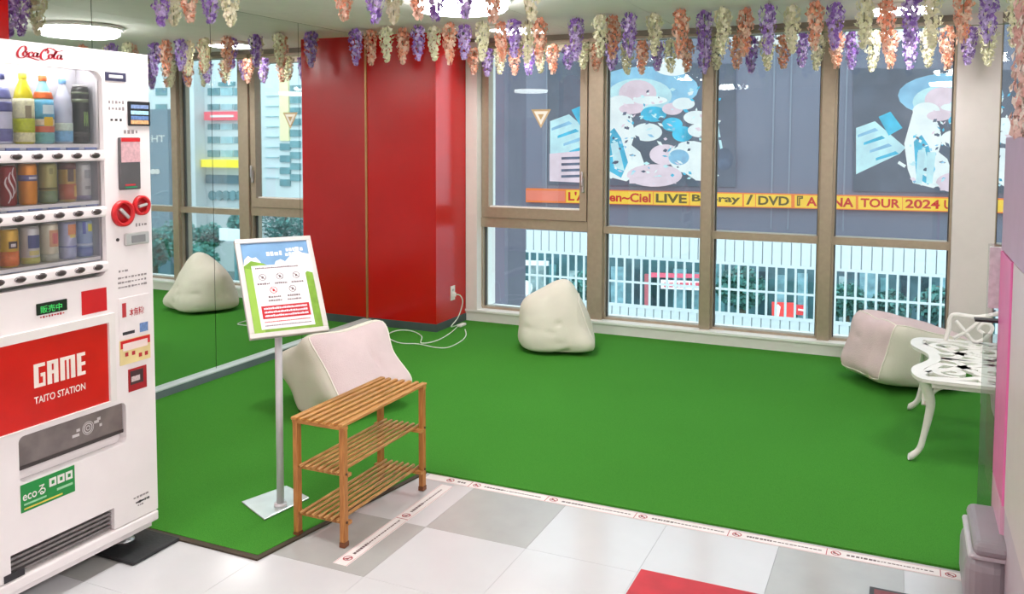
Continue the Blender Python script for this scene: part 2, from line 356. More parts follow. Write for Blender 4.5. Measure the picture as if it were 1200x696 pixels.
for (x, y), lb in (((-2.66, 5.98), 'square ceiling light by the first window'), ((-.04, 5.98), 'square ceiling light by the fourth window')):
    o = empty('panel_light', (x, y, ZC)); MB().rbox((-.18, -.18, -.03), (.18, .18, 0), .008).build('frame', lampwhite, o); MB().box((-.165, -.165, -.034), (.165, .165, -.0301)).build('diffuser', lamp_e, o); tag(o, lb, 'lamp', 'square window lights')
o = empty('dome_camera', (-3.055, 5.80, ZC)); MB().lathe([(.06, -.001), (.06, -.025), (.05, -.035), (.04, -.036)], n=24).build('base', white_paint, o, True); MB().lathe([(.042, -.034), (.042, -.05), (.035, -.068), (.02, -.08), (.004, -.084)], n=24).build('dome', black_pl, o, True); tag(o, 'black dome camera on the ceiling near the red column', 'camera')

# hanging wisteria
petal = {'purple': [mat('petal_purple', (160, 118, 204), .6, var=.2, scale=60), mat('petal_lilac', (208, 186, 234), .6, var=.15, scale=60)],
         'cream': [mat('petal_cream', (242, 238, 204), .6, var=.1, scale=60), mat('petal_ivory', (246, 240, 214), .6, var=.06, scale=60)],
         'peach': [mat('petal_coral', (244, 166, 136), .6, var=.15, scale=60), mat('petal_peach', (248, 206, 186), .6, var=.1, scale=60)]}
leaf_m = mat('stem_green', (110, 120, 80), .7)
def spray_mesh(color, seed):
    rng = random.Random(seed); mb = MB(); mb.k = 2
    mb.tube([(0, 0, 0), (.003, .002, -.08), (0, 0, -.18), (-.002, 0, -.262)], [.003, .0025, .002, .001], 5)
    N = 150
    for i in range(N):
        t = (i + rng.random()) / N; z = -.012 - t * .252
        env = (.052 * min(1, t / .12 + .4)) * (1 - t ** 2.6 * .74); a = rng.uniform(0, 6.283); r = env * rng.uniform(.45, 1)
        c = Vector((r * math.cos(a), r * math.sin(a), z)); s = rng.uniform(.016, .025) * (1 - .3 * t)
        n = Vector((math.cos(a), math.sin(a), rng.uniform(-.7, .4))).normalized(); u = n.cross(Vector((0, 0, 1))).normalized(); v = u.cross(n)
        th = rng.uniform(-.6, .6); u, v = u * math.cos(th) + v * math.sin(th), v * math.cos(th) - u * math.sin(th)
        mb.k = 1 if rng.random() < .35 + .45 * t else 0
        mb.add([c - v * s * .8, c + u * s * .75 + n * s * .35, c + v * s * .9 - n * .1 * s, c - u * s * .75 + n * s * .35, c + n * s * .05], [(0, 1, 4), (1, 2, 4), (2, 3, 4), (3, 0, 4)])
        if rng.random() < .5:
            c2 = c + n * s * .4; mb.add([c2 - u * s * .4, c2 - v * s * .4, c2 + u * s * .4, c2 + v * s * .35 + n * s * .5], [(0, 1, 2), (0, 2, 3)])
    return mb.mesh('wisteria_spray', petal[color] + [leaf_m])
sprays = {c: [spray_mesh(c, 10 * k + j) for j in range(3)] for k, c in enumerate(petal)}
rowA = [(417, 'purple'), (435, 'peach'), (453, 'cream'), (472, 'peach'), (490, 'purple'), (509, 'cream'), (527, 'peach'), (544, 'purple'), (565, 'cream'), (588, 'peach'), (602, 'purple'), (618, 'cream'), (632, 'peach'), (675, 'purple'), (703, 'cream'), (718, 'peach'), (737, 'purple'), (767, 'cream'), (797, 'peach'), (825, 'purple'), (847, 'cream'), (873, 'peach'), (899, 'purple'), (928, 'cream'), (954, 'peach'), (978, 'purple'), (1012, 'cream'), (1038, 'peach'), (1066, 'purple'), (1092, 'cream'), (1128, 'peach'), (1157, 'purple'), (1188, 'cream')]
rowB = [(555, 'peach'), (571, 'purple'), (586, 'cream'), (603, 'peach'), (620, 'purple'), (633, 'cream'), (648, 'peach'), (666, 'purple'), (683, 'cream'), (699, 'peach'), (717, 'purple'), (735, 'cream'), (752, 'peach'), (770, 'purple'), (786, 'cream'), (805, 'peach'), (825, 'purple'), (840, 'cream'), (863, 'peach'), (880, 'purple'), (899, 'cream'), (918, 'peach'), (939, 'purple'), (957, 'cream'), (980, 'peach'), (998, 'purple'), (1022, 'cream'), (1043, 'peach'), (1066, 'purple'), (1087, 'cream'), (1110, 'peach'), (1134, 'purple'), (1158, 'cream'), (1197, 'peach')]
rowC = [(189, 'purple'), (204, 'cream'), (223, 'peach'), (247, 'purple'), (270, 'cream'), (403, 'peach'), (440, 'purple'), (461, 'cream'), (490, 'peach'), (510, 'purple'), (545, 'purple'), (578, 'peach'), (623, 'cream')]
for row, Yr, y0, y1, nm in ((rowA, 5.6, 78, 52, 'the middle ceiling row over the carpet'), (rowB, 6.35, 88, 78, 'the ceiling row hanging at the windows'), (rowC, 3.4, 27, 12, 'the nearest ceiling row')):
    cnt = {}
    if Yr > 6:
        o = MB().tube([(CX1 + .01, Yr, 2.286), (-1.5, Yr, 2.283), (XR, Yr, 2.286)], .003, 6).build('garland_wire', leaf_m); tag(o, 'thin green wire carrying the wisteria sprays at the windows', 'wire')
    for i, (px, c) in enumerate(row):
        t = (px - 400) / 800; rng = random.Random(int(px * 7 + Yr)); pb = on(px, y0 + (y1 - y0) * t + rng.uniform(-4, 4), 1, Yr + ((.055 if i % 2 else -.055) if Yr < 6 else (.03 if i % 2 else -.03)) + rng.uniform(-.012, .012))
        zt_ = 2.285 if Yr > 6 else ZC; L = zt_ - pb.z; k = cnt.get(c, 0); cnt[c] = k + 1
        o = link('wisteria_spray', sprays[c][i % 3], None, (pb.x, pb.y, zt_)); o.scale = (1.02, 1.02, L / .268); o.rotation_euler = (0, 0, rng.uniform(0, 6.28))
        tag(o, '%s %s artificial wisteria spray from the left in %s' % (ORD[k], c, nm), 'flower', 'wisteria sprays in ' + nm)

def wbuild(mb, name, mats, parent, org, smooth=False):        # geometry given in room coordinates under an unrotated thing
    mb.v = [tuple(Vector(p) - org) for p in mb.v]; return mb.build(name, mats, parent, smooth)
def wtext(name, txt, origin, xdir, ydir, h, m, parent, org, width=None, offset=0.0):
    o = place_text(name, txt, Vector(origin) - org, xdir, ydir, h, m, parent, width, offset); return o

# ================================================================== VENDING MACHINE (front faces +X)
XF = -2.568; Y0, Y1 = 1.66, 2.40; ZB, ZT = .105, 1.856
vm = empty('vending_machine', (XF - .35, 2.03, 0)); VO = Vector(vm.location)
tag(vm, 'white drinks vending machine with red arcade poster on the left', 'vending machine')
vwhite = mat('machine_white', (244, 237, 237), .3, var=.015)
vgrey = mat('machine_lining', (186, 184, 190), .5, var=.03)
def V(px, py, d=0.0): p = on(px, py, 0, XF + d); return p.y, p.z
def vbox(name, y0, y1, z0, z1, m, d0=.0, d1=.003, par=None, r=0):
    mb = MB()
    (mb.rbox((XF + d0, y0, z0), (XF + d1, y1, z1), r) if r else mb.box((XF + d0, y0, z0), (XF + d1, y1, z1)))
    return wbuild(mb, name, m, par or vm, VO)
def vpx(name, x0, yt, x1, yb, m, d0=0, d1=.003, par=None, r=0):   # rectangle from its top-left and bottom-right on the door
    xm = (x0 + x1) / 2; return vbox(name, V(x0, (yt + yb) / 2)[0], V(x1, (yt + yb) / 2)[0], V(xm, yb)[1], V(xm, yt)[1], m, d0, d1, par, r)
# cabinet shell behind the door
wbuild(MB().rbox((XF - .70, Y0, .06), (XF - .14, Y1, ZT - .01), .01).box((XF - .145, Y0, .06), (XF - .035, Y0 + .03, ZT - .01)).box((XF - .145, Y1 - .03, .06), (XF - .035, Y1, ZT - .01)).box((XF - .145, Y0 + .03, ZT - .04), (XF - .035, Y1 - .03, ZT - .01)).box((XF - .145, Y0 + .03, .06), (XF - .035, Y1 - .03, 1.0)), 'cabinet', vwhite, vm, VO)
WY0, WY1, WZ0, WZ1 = Y0 + .04, 2.196, 1.062, 1.782
DS = (1.84, 2.262, .436, .588)
door = MB()
# door face with a round-cornered display opening
def holed(mb, oy0, oy1, oz0, oz1, iy0, iy1, iz0, iz1, r, x0, x1, n=6):
    inner = []; outer = []
    for (cy, cz, a0, ky, kz) in ((iy1 - r, iz1 - r, 0, oy1, oz1), (iy0 + r, iz1 - r, 90, oy0, oz1), (iy0 + r, iz0 + r, 180, oy0, oz0), (iy1 - r, iz0 + r, 270, oy1, oz0)):
        for k in range(n + 1):
            a = math.radians(a0 + 90 * k / n); inner.append((cy + r * math.cos(a), cz + r * math.sin(a))); outer.append((ky, kz))
    N = len(inner)
    for i in range(N):
        j = (i + 1) % N
        if outer[i] == outer[j]:
            q = [(x1, *outer[i]), (x1, *inner[i]), (x1, *inner[j])]; mb.add(q, [(2, 1, 0)])
        else:
            mb.add([(x1, *outer[i]), (x1, *inner[i]), (x1, *inner[j]), (x1, *outer[j])], [(0, 3, 2, 1)])
            mb.add([(x0, *outer[i]), (x1, *outer[i]), (x1, *outer[j]), (x0, *outer[j])], [(0, 1, 2, 3)])
        mb.add([(x0, *inner[i]), (x1, *inner[i]), (x1, *inner[j]), (x0, *inner[j])], [(3, 2, 1, 0)])
holed(door, Y0, Y1, 1.0, ZT, WY0, WY1, WZ0, WZ1, .035, XF - .035, XF)
holed(door, Y0, Y1, .30, 1.0, DS[0], DS[1], DS[2], DS[3], .02, XF - .035, XF)
door.box((XF - .035, Y0, ZB + .03), (XF, 1.80, .30)).box((XF - .035, 2.20, ZB + .03), (XF, Y1, .30)).box((XF - .035, 1.80, .215), (XF, 2.20, .30))
dr = wbuild(door, 'door', vwhite, vm, VO)
wbuild(MB().rbox((XF - .04, Y0, ZB - .012), (XF + .004, Y1, ZB + .026), .006), 'kick_rail', vwhite, vm, VO)
gr = wbuild(MB().box((XF - .034, 1.80, ZB + .03), (XF - .03, 2.20, .215)), 'vent_grille', mat('vent_dark', (70, 64, 64), .6), vm, VO)
for k in range(5): vbox('louvre', 1.80, 2.20, ZB + .036 + k * .016, ZB + .044 + k * .016, mat('vent_grey', (128, 122, 122), .5), -.03, -.016, gr)
# foot
for yy in (2.33, 1.74): wbuild(MB().lathe([(.035, .016), (.035, .026), (.012, .032), (.012, .065), (.02, .066)], (XF - .10, yy, 0), 16), 'levelling_foot', steel, vm, VO, True)
# display case lining and shelves
wbuild(MB().box((XF - .135, WY0 - .01, WZ0 - .01), (XF - .13, WY1 + .01, WZ1 + .01)).box((XF - .13, WY1, WZ0), (XF - .034, WY1 + .006, WZ1 + .035)).box((XF - .13, WY0, WZ1 + .035), (XF - .034, WY1, WZ1 + .041)).box((XF - .13, WY0 - .006, WZ0), (XF - .034, WY0, WZ1)), 'display_lining', vgrey, vm, VO)
case_fill_m = mat('hidden_case_fill', (250, 250, 246), .4, emit=20.0)  # added glow hidden behind the header to brighten the drinks
wbuild(MB().box((XF - .06, WY0 + .02, WZ1 + .018), (XF - .037, WY1 - .03, WZ1 + .034)), 'hidden_case_fill', case_fill_m, vm, VO)
price_m = mat('price_blue', (120, 136, 196), .4, var=.2, scale=90); btn_m = mat('button_dark', (58, 48, 48), .3); btn_rim = mat('button_chrome', (150, 146, 146), .25, metal=.8)
SPY = .0733; btn0 = 1.858
btn_mesh = MB().lathe([(.0, 0), (.0165, .0), (.0165, .004), (.013, .0065), (.004, .007)], n=18).mesh('button', btn_m, True)
rim_mesh = MB().lathe([(.0, 0), (.0205, .0), (.0205, .003), (.0175, .005), (.0165, .005)], n=18).mesh('button_rim', btn_rim, True)
for r, (zb, zs) in enumerate(((1.489, 1.528), (1.292, 1.328), (1.0975, 1.130))):
    sh = wbuild(MB().box((XF - .13, WY0, zs - .012), (XF - .028, WY1, zs)).rbox((XF - .03, WY0, zb - .02), (XF + .008, WY1 + .004, zb + .017), .008), 'shelf', vwhite, vm, VO)
    for k in range(-1, 5):
        yc = btn0 + k * SPY
        if yc < WY0 + .02: continue
        for nm, me, sx in (('button_rim', rim_mesh, 0), ('button', btn_mesh, .002)):
            q = link(nm, me, sh, Vector((XF + .008 + sx, yc, zb)) - VO); q.rotation_euler = (0, math.pi / 2, 0); q.scale = (.52, 1, 1)
        t = vbox('price_card', yc - .005, yc + .042, zb + .019, zs - .0005, price_m, -.036, -.030, sh)
    vbox('price_rail', WY0, WY1 - .004, zb + .017, zs, mat('price_rail_pale', (206, 208, 226), .4), -.04, -.0365, sh)
wbuild(MB().box((XF - .024, WY0, WZ0 + .002), (XF - .020, WY1, WZ1 - .002)), 'display_pane', case_glass, vm, VO)
# header lettering (flowing script)
def script_logo():
    mb = MB(); a = V(19, 66); b = V(78, 75); tl = V(22, 51)
    H = tl[1] - a[1] + .002; W = b[0] - a[0]
    # glyph strokes in a 6.9 x 2.3 box
    S = []
    S.append([(1.15, 1.25), (1.3, 1.75), (1.15, 2.2), (.75, 2.1), (.3, 1.45), (.12, .75), (.3, .22), (.75, .15), (1.25, .42), (1.9, .30), (2.5, .12), (3.0, .02)])
    def o(x): return [(x + .42, 1.22), (x + .18, 1.25), (x, .95), (x + .02, .62), (x + .22, .52), (x + .45, .72), (x + .5, 1.02), (x + .38, 1.26), (x + .7, 1.28)]
    def cc(x): return [(x + .52, 1.1), (x + .42, 1.32), (x + .16, 1.2), (x, .85), (x + .08, .55), (x + .35, .52), (x + .7, .85)]
    def aa(x): return [(x + .55, 1.25), (x + .2, 1.25), (x, .9), (x + .06, .58), (x + .28, .58), (x + .55, 1.0), (x + .62, 1.3), (x + .52, .8), (x + .6, .52), (x + .85, .72)]
    S += [o(.88), cc(1.6), aa(2.25)]
    S.append([(4.2, 1.35), (4.3, 1.75), (4.05, 2.1), (3.7, 1.9), (3.3, 1.2), (3.25, .5), (3.55, .15), (3.95, .25), (4.4, .6)])
    S.append([(3.85, 1.75), (4.3, 2.3), (4.9, 2.25), (5.4, 1.95), (5.9, 1.95), (6.4, 2.2)])
    S += [o(4.35)]
    S.append([(4.95, .9), (5.35, 1.5), (5.5, 1.95), (5.3, 1.7), (5.1, .95), (5.15, .55), (5.4, .65)])
    S += [aa(5.55)]
    sx, sy = W / 6.9, H / 2.35
    for st in S:
        p = [Vector((q.x * sx, q.y * sy)) for q in catmull([(x + .0, y, 0) for x, y in st], 7)]
        def wf(t, u):
            ang = math.atan2(t.y, t.x); return .0022 + .0062 * abs(math.sin(ang - .15)) ** 1.5
        ribbon(mb, p, wf, Vector((0, 1, 0)), Vector((0, 0, 1)), Vector((XF, a[0], a[1] - .006)), Vector((1, 0, 0)), .0015)
    return mb
tag(wbuild(script_logo(), 'script_logo', mat('logo_red', (176, 20, 40), .4), vm, VO), 'flowing red Coca-Cola script on the header')
# right-hand control strip
ink = mat('ink_black', (44, 40, 46), .5); redp = mat('signal_red', (206, 22, 30), .35); ink_grey = mat('ink_grey', (150, 140, 142), .5); ink_red = mat('ink_red', (190, 50, 58), .5)
silver = mat('coin_silver', (206, 204, 202), .3, metal=.6)
b1 = vpx('header_card', 123, 85, 147, 95, mat('navy_card', (56, 54, 82), .4)); vpx('card_print', 127, 88, 143, 91.5, white_paint, .003, .0042, b1)
def dots(name, x0, y0, x1, y1, nx, ny, m, fill=.6, seed=1):
    rng = random.Random(seed); mb = MB(); xm = (x0 + x1) / 2; a = (V(x0, (y0 + y1) / 2)[0], V(xm, y0)[1]); b = (V(x1, (y0 + y1) / 2)[0], V(xm, y1)[1]); dy = (b[0] - a[0]) / nx; dz = (a[1] - b[1]) / ny
    for i in range(nx):
        for j in range(ny):
            f = fill * rng.uniform(.6, 1.25); g = fill * rng.uniform(.5, 1.1); yc = a[0] + (i + .5) * dy; zc = b[1] + (j + .5) * dz
            mb.box((XF, yc - dy * f / 2, zc - dz * g / 2), (XF + .0012, yc + dy * f / 2, zc + dz * g / 2))
    return wbuild(mb, name, m, vm, VO)
dots('pay_icons', 126, 116, 146, 131, 5, 2, ink_grey, .55, 3); dots('pay_icons', 128, 137, 144, 144, 3, 1, ink, .6, 4); dots('small_print', 144, 151, 162, 158, 4, 1, ink_grey, .6, 5)
s = vpx('payment_screen', 149, 119, 174.5, 147.5, black_pl, 0, .008, None, .003)
for k, (c, y) in enumerate((((120, 140, 180), 123), ((160, 200, 224), 130), ((90, 120, 170), 136), ((222, 160, 110), 141))): vpx('screen_line', 151.5, y, 172, y + 4.4, mat('screen_tint_%d' % k, c, .3, var=.3, scale=120, emit=.25), .008, .009, s)
s = vpx('card_reader', 138, 161, 162, 222, mat('reader_grey', (88, 86, 88), .45), 0, .012, None, .004)
vpx('reader_sticker', 139, 162, 161, 190, mat('reader_pink', (214, 170, 176), .45, var=.15, scale=90), .012, .013, s); vpx('reader_head', 139, 161.5, 161, 166, redp, .012, .0136, s); vpx('reader_lamp', 144, 215.5, 156, 217.5, ink_red, .012, .0132, s); vpx('reader_light', 144, 218.5, 158, 220, mat('reader_green', (40, 150, 100), .4), .012, .0132, s)
for (cx, cy, rpx, nm) in ((143, 250, 14.5, 'note_slot'), (164.5, 240.5, 11.2, 'coin_slot')):
    yc, zc = V(cx, cy); R = rpx / F_PX * 2.62 * 1.28
    q = empty(nm, Vector((XF, yc, zc)) - VO); q.parent = vm; q.rotation_euler = (0, math.pi / 2, 0)
    sc_y = .80
    MB().lathe([(R * .70, .002), (R * .74, .016), (R * .98, .014), (R, .0)], n=32).build('bezel', redp, q, True); MB().lathe([(.0, .0), (R * .72, .0), (R * .70, .006), (.001, .0065)], n=28).build('plate', mat('slot_red', (176, 24, 34), .35), q, True)
    MB().rbox((-R * .14, -R * .55, .006), (R * .14, R * .55, .018), .004).build('lever', silver, q)
    for chx in q.children: chx.rotation_euler = (0, 0, -.75 if nm == 'note_slot' else .2)
yc, zc = V(163, 263); dots('small_print', 158, 260, 172, 266, 4, 1, ink_grey, .6, 8)
s = vpx('coin_return', 145, 272, 173, 286.5, silver, 0, .01, None, .0045); vpx('return_cup', 152, 275, 168, 283.5, mat('cup_grey', (150, 148, 150), .35, metal=.4), .01, .012, s, .001)
yc, zc = V(137.5, 281); q = wbuild(MB().lathe([(.006, 0), (.006, .004), (.002, .005)], (0, 0, 0), 12), 'lock', ink, vm, Vector((0, 0, 0)), True); q.location = Vector((XF, yc, zc)) - VO; q.rotation_euler = (0, math.pi / 2, 0)
for y in (316, 322, 327.5, 333): dots('small_print', 138, y, 172 if y > 320 else 150, y + 3, 9 if y > 320 else 3, 1, ink_grey, .75, int(y))
# promotional stickers
s = vpx('offer_sticker', 139, 346.5, 175.5, 394, mat('sticker_white', (244, 236, 236), .4))
a = V(141, 374); wtext('offer_numeral', '1', (XF + .0035, a[0] + .006, a[1] + .004), (0, 1, 0), (0, 0, 1), .052, ink_red, s, VO, .018, .02)
a = V(151, 372); wtext('offer_words', '本無料!', (XF + .0035, a[0], a[1] + .003), (0, 1, 0), (0, 0, 1), .03, ink_red, s, VO, .066, .015)
dots('offer_print', 146, 350, 172, 356, 6, 1, ink_red, .7, 21); vpx('offer_bar', 143, 388, 157, 391.5, ink, .003, .0042, s); vpx('offer_can', 163, 377.5, 172.5, 388, mat('sticker_blue', (110, 140, 190), .4, var=.3, scale=90), .003, .0042, s)
s = vpx('yellow_sticker', 140, 395.5, 175.5, 424, mat('sticker_yellow', (240, 220, 160), .4)); vpx('sticker_band', 140.5, 396, 175, 405, redp, .003, .0042, s); vpx('sticker_bubble', 143, 399.5, 172, 408, mat('sticker_pink', (246, 226, 220), .4), .0042, .0052, s)
for k, x in enumerate((146, 154, 162, 169)): vpx('sticker_spot', x, 413 - (k % 2) * 2, x + 3.5, 417.5 - (k % 2) * 2, ink_red, .003, .0042, s)
s = vpx('shield_sticker', 150, 430, 171.5, 456.5, mat('shield_red', (168, 28, 40), .4), 0, .003, None, .0014); vpx('shield_dark', 152, 433, 167, 449, mat('shield_dark', (70, 50, 54), .4), .003, .0042, s); vpx('shield_print', 153, 440, 163, 446, mat('shield_pale', (214, 196, 196), .4, var=.3, scale=200), .0042, .005, s)
# sold-lamp display and red square
s = vpx('status_display', 42, 353, 78, 366.5, mat('display_black', (22, 40, 26), .3), 0, .005, None, .002); a = V(46, 365)
wtext('status_text', '販売中', (XF + .0055, V(46, 360)[0], V(60, 366.5)[1] + .005), (0, 1, 0), (0, 0, 1), .024, mat('led_green', (60, 190, 90), .4, emit=.8), s, VO, .08)
dots('small_print', 46, 367.5, 76, 371, 9, 1, ink_red, .7, 31); vpx('red_square', 95.5, 339, 124.5, 366.5, redp, 0, .003)
# framed poster
a = V(0, 402); b = V(134.5, 366); PY0, PY1, PZ0, PZ1 = 1.70, 2.213, .608, .926
f = wbuild(MB().box((XF, PY0, PZ1 - .03), (XF + .014, PY1, PZ1)).box((XF, PY0, PZ0), (XF + .014, PY1, PZ0 + .004)).box((XF, PY1 - .026, PZ0 + .004), (XF + .014, PY1, PZ1 - .03)).box((XF, PY0, PZ0 + .004), (XF + .014, PY0 + .026, PZ1 - .03)), 'poster_frame', white_paint, vm, VO)
poster_red = mat('poster_red', (206, 22, 16), .28, var=.12, scale=5)
vbox('poster', PY0 + .024, PY1 - .024, PZ0 + .002, PZ1 - .028, poster_red, .001, .004, f)
GLY = {'G': ['11111', '11000', '11000', '11011', '11001', '11001', '11111'], 'A': ['11111', '11011', '11011', '11111', '11011', '11011', '11011'], 'M': ['1111111', '1101011', '1101011', '1101011', '1101011', '1101011', '1101011'], 'E': ['1111', '1100', '1100', '1111', '1100', '1100', '1111']}
mb = MB(); p0 = V(39, 455); p1 = V(99, 437); top = V(40, 427); x = 0; tot = sum(len(GLY[c][0]) for c in 'GAME') + 3 * 1; ph = (top[1] - p0[1]) / 7; pwid = (p1[0] - p0[0]) / tot
for c in 'GAME':
    g = GLY[c]; lift = .004 if c == 'E' else 0
    for r, rowt in enumerate(g):
        k = 0
        while k < len(rowt):
            if rowt[k] == '1':
                e = k
                while e < len(rowt) and rowt[e] == '1': e += 1
                mb.box((XF + .004, p0[0] + (x + k) * pwid, p0[1] + (6 - r) * ph), (XF + .006, p0[0] + (x + e) * pwid, p0[1] + (7 - r) * ph + .0003)); k = e
            else: k += 1
    x += len(g[0]) + 1
cream_p = mat('print_cream', (246, 236, 226), .4)
wbuild(mb, 'poster_word', cream_p, f, VO)
a = V(39, 474); b = V(99, 461); t2 = V(39, 465.5); wtext('poster_words', 'TAITO STATION', (XF + .0055, a[0], a[1]), (0, 1, 0), (0, 0, 1), (t2[1] - a[1]), cream_p, f, VO, b[0] - a[0], .012)
# dispenser hatch
wbuild(MB().box((XF - .134, DS[0] - .002, DS[2] - .002), (XF - .13, DS[1] + .002, DS[3] + .002)).box((XF - .13, DS[0] - .004, DS[2] - .004), (XF - .034, DS[1] + .004, DS[2])).box((XF - .13, DS[1], DS[2]), (XF - .034, DS[1] + .004, DS[3])).box((XF - .13, DS[0] - .004, DS[2]), (XF - .034, DS[0], DS[3])).box((XF - .13, DS[0], DS[3]), (XF - .034, DS[1], DS[3] + .004)), 'hatch_well', mat('hatch_dark', (88, 80, 80), .5), vm, VO)
fp = wbuild(MB().rbox((XF - .022, DS[0] + .003, DS[2] + .045), (XF - .014, DS[1] - .003, DS[3] - .004), .003), 'hatch_flap', mat('smoked_flap', (124, 114, 112), .22, var=.2, scale=14), vm, VO)
vbox('flap_rail', DS[0] + .003, DS[1] - .003, DS[2] + .038, DS[2] + .05, mat('flap_dark', (66, 58, 58), .4), -.026, -.012, fp)
mb = MB(); yc, zc = V(106.5, 502)
for r0, r1 in ((.006, .009), (.014, .018), (.021, .0235)):
    A = ring_pts(r0, 24); B = ring_pts(r1, 24); mb.add([(XF - .0135, yc + p.x, zc + p.y) for p in A + B], [(k, 24 + k, 24 + (k + 1) % 24, (k + 1) % 24) for k in range(24)])
for dx, dz, ww in ((-.05, -.012, .028), (-.04, .004, .014), (.035, .012, .02), (.045, .02, .014), (.052, -.004, .01)): mb.box((XF - .0136, yc + dx - ww / 2, zc + dz - .005), (XF - .0132, yc + dx + ww / 2, zc + dz + .005))
wbuild(mb, 'flap_print', mat('print_pale', (206, 200, 200), .5), fp, VO)
# eco sticker and small plates
s = vpx('eco_sticker', 23, 569, 87.5, 574, mat('eco_green', (24, 140, 62), .35)); s.data.transform(Matrix.Identity(4))
a = V(23, 570); b = V(87, 548); ez0, ez1 = .338, .43
bpy.data.objects.remove(s); s = vbox('eco_sticker', 1.84, 2.04, ez0, ez1, mat('eco_green', (24, 140, 62), .35), 0, .003, None, .0014)
wtext('eco_word', 'ecoる', (XF + .0035, 1.846, ez0 + .036), (0, 1, 0), (0, 0, 1), .034, white_paint, s, VO, .082, .012)
for k in range(3): vbox('eco_icon', 1.942 + k * .031, 1.968 + k * .031, ez0 + .05, ez0 + .078, white_paint, .003, .0042, s); 
for k in range(3): vbox('eco_mark', 1.950 + k * .031, 1.960 + k * .031, ez0 + .058, ez0 + .07, mat('eco_green', (24, 140, 62), .35), .0042, .005, s)
vbox('eco_line', 1.85, 1.93, ez0 + .022, ez0 + .028, mat('eco_pale', (150, 206, 160), .4), .003, .0042, s); vbox('eco_line', 1.97, 2.03, ez0 + .028, ez0 + .036, mat('eco_pale', (150, 206, 160), .4), .003, .0042, s); vbox('eco_line', 1.85, 1.99, ez0 + .008, ez0 + .013, mat('eco_yellow', (216, 200, 80), .4), .003, .0042, s)
dots('maker_print', 156, 579, 174, 582, 5, 1, ink_grey, .8, 41); dots('maker_print', 159, 584, 175, 587.5, 8, 1, ink, .9, 42); dots('maker_print', 161, 590, 168, 592, 3, 1, ink_grey, .8, 43)
a = V(1, 680); b = V(27, 668); vbox('number_plate', 1.775, 1.845, .135, .158, ink, 0, .003)

# ------------------------------------------------------------------ drinks on the shelves
def bottle(label, y, z, h, r, liquid, capc, bands, waist=0):
    o = empty('drink_bottle', (XF - .075, y, z)); tag(o, label, 'bottle', 'bottles on the top machine shelf')
    prof = [(r * .82, 0), (r, .006), (r, h * .30), (r * (1 - waist), h * .42), (r, h * .54), (r * .98, h * .62), (r * .82, h * .74), (r * .46, h * .86), (r * .36, h * .9), (r * .36, h * .93)]
    MB().lathe(prof, n=22).build('bottle_body', mat('liq_%d_%d_%d' % liquid, liquid, .18, var=.08, scale=30), o, True)
    MB().lathe([(r * .40, h * .92), (r * .42, h * .925), (r * .42, h * .995), (r * .36, h)], n=18).build('cap', mat('cap_%d_%d_%d' % capc, capc, .4), o, True)
    def rad(t):
        zz = t * h
        for (r0, z0), (r1, z1) in zip(prof, prof[1:]):
            if z0 <= zz <= z1: return r0 + (r1 - r0) * (zz - z0) / (z1 - z0 + 1e-9)
        return r
    for k, (t0, t1, c) in enumerate(bands):
        n = 5; MB().lathe([(rad(t0 + (t1 - t0) * i / n) + .0008 + .0003 * k, h * (t0 + (t1 - t0) * i / n)) for i in range(n + 1)], n=22).build('wrap_label', mat('wrap_%d_%d_%d' % c, c, .35, var=.15, scale=120), o, True)
    return o
def patch(o, r, z0, z1, a0, a1, m, name='printed_mark'):       # curved print on the front (+X side)
    mb = MB(); n = 6; vs = []
    for zz in (z0, z1):
        for k in range(n + 1): t = a0 + (a1 - a0) * k / n; vs.append((r * math.cos(t), r * math.sin(t), zz))
    mb.add(vs, [(k, k + 1, n + 2 + k, n + 1 + k) for k in range(n)]); mb.build(name, m, o, True)
def can(label, y, z, h, r, base, bands, marks=()):
    o = empty('drink_can', (XF - .075, y, z)); tag(o, label, 'can', 'cans in the vending machine')
    MB().lathe([(r * .86, 0), (r, h * .05), (r, h * .90), (r * .88, h * .965)], n=22).build('can_body', mat('can_%d_%d_%d' % base, base, .3, metal=.25, var=.06, scale=60), o, True)
    MB().lathe([(r * .89, h * .964), (r * .90, h * .985), (r * .85, h), (r * .8, h * .985)], n=22).build('can_lid', silver, o, True)
    for k, (t0, t1, c) in enumerate(bands): MB().lathe([(r + .0006 + k * .0003, h * t0), (r + .0006 + k * .0003, h * t1)], n=22).build('printed_band', mat('band_%d_%d_%d' % c, c, .35, var=.12, scale=120), o, True)
    for (z0, z1, a0, a1, c) in marks: patch(o, r + .0022, h * z0, h * z1, a0, a1, mat('mark_%d_%d_%d' % c, c, .4))
    return o
z = 1.5285
q = bottle('white bottle with navy print at the left end of the top shelf', 1.873, z, .225, .030, (206, 206, 226), (70, 74, 130), [(.02, .22, (96, 98, 150)), (.46, .6, (84, 86, 142)), (.64, .8, (110, 114, 170))])
q = bottle('yellow lemon drink bottle on the top shelf', 1.950, z, .232, .031, (214, 202, 40), (230, 210, 60), [(.02, .16, (232, 226, 180)), (.17, .36, (196, 206, 40)), (.36, .64, (232, 230, 190))]); patch(q, .0335, .085, .125, -.5, .1, mat('lemon_ink', (150, 140, 110), .5))
q = bottle('blue label bottle with orange cap end on the top shelf', 2.022, z, .228, .031, (150, 206, 216), (226, 110, 50), [(.02, .16, (112, 178, 176)), (.17, .26, (222, 110, 80)), (.27, .36, (240, 220, 200)), (.37, .64, (96, 180, 220)), (.66, .76, (222, 104, 44))]); patch(q, .0335, .06, .09, -.6, .3, mat('fruit_yellow', (240, 200, 40), .5)); patch(q, .0335, .10, .13, -.7, .5, mat('pale_blue_ink', (220, 240, 246), .5))
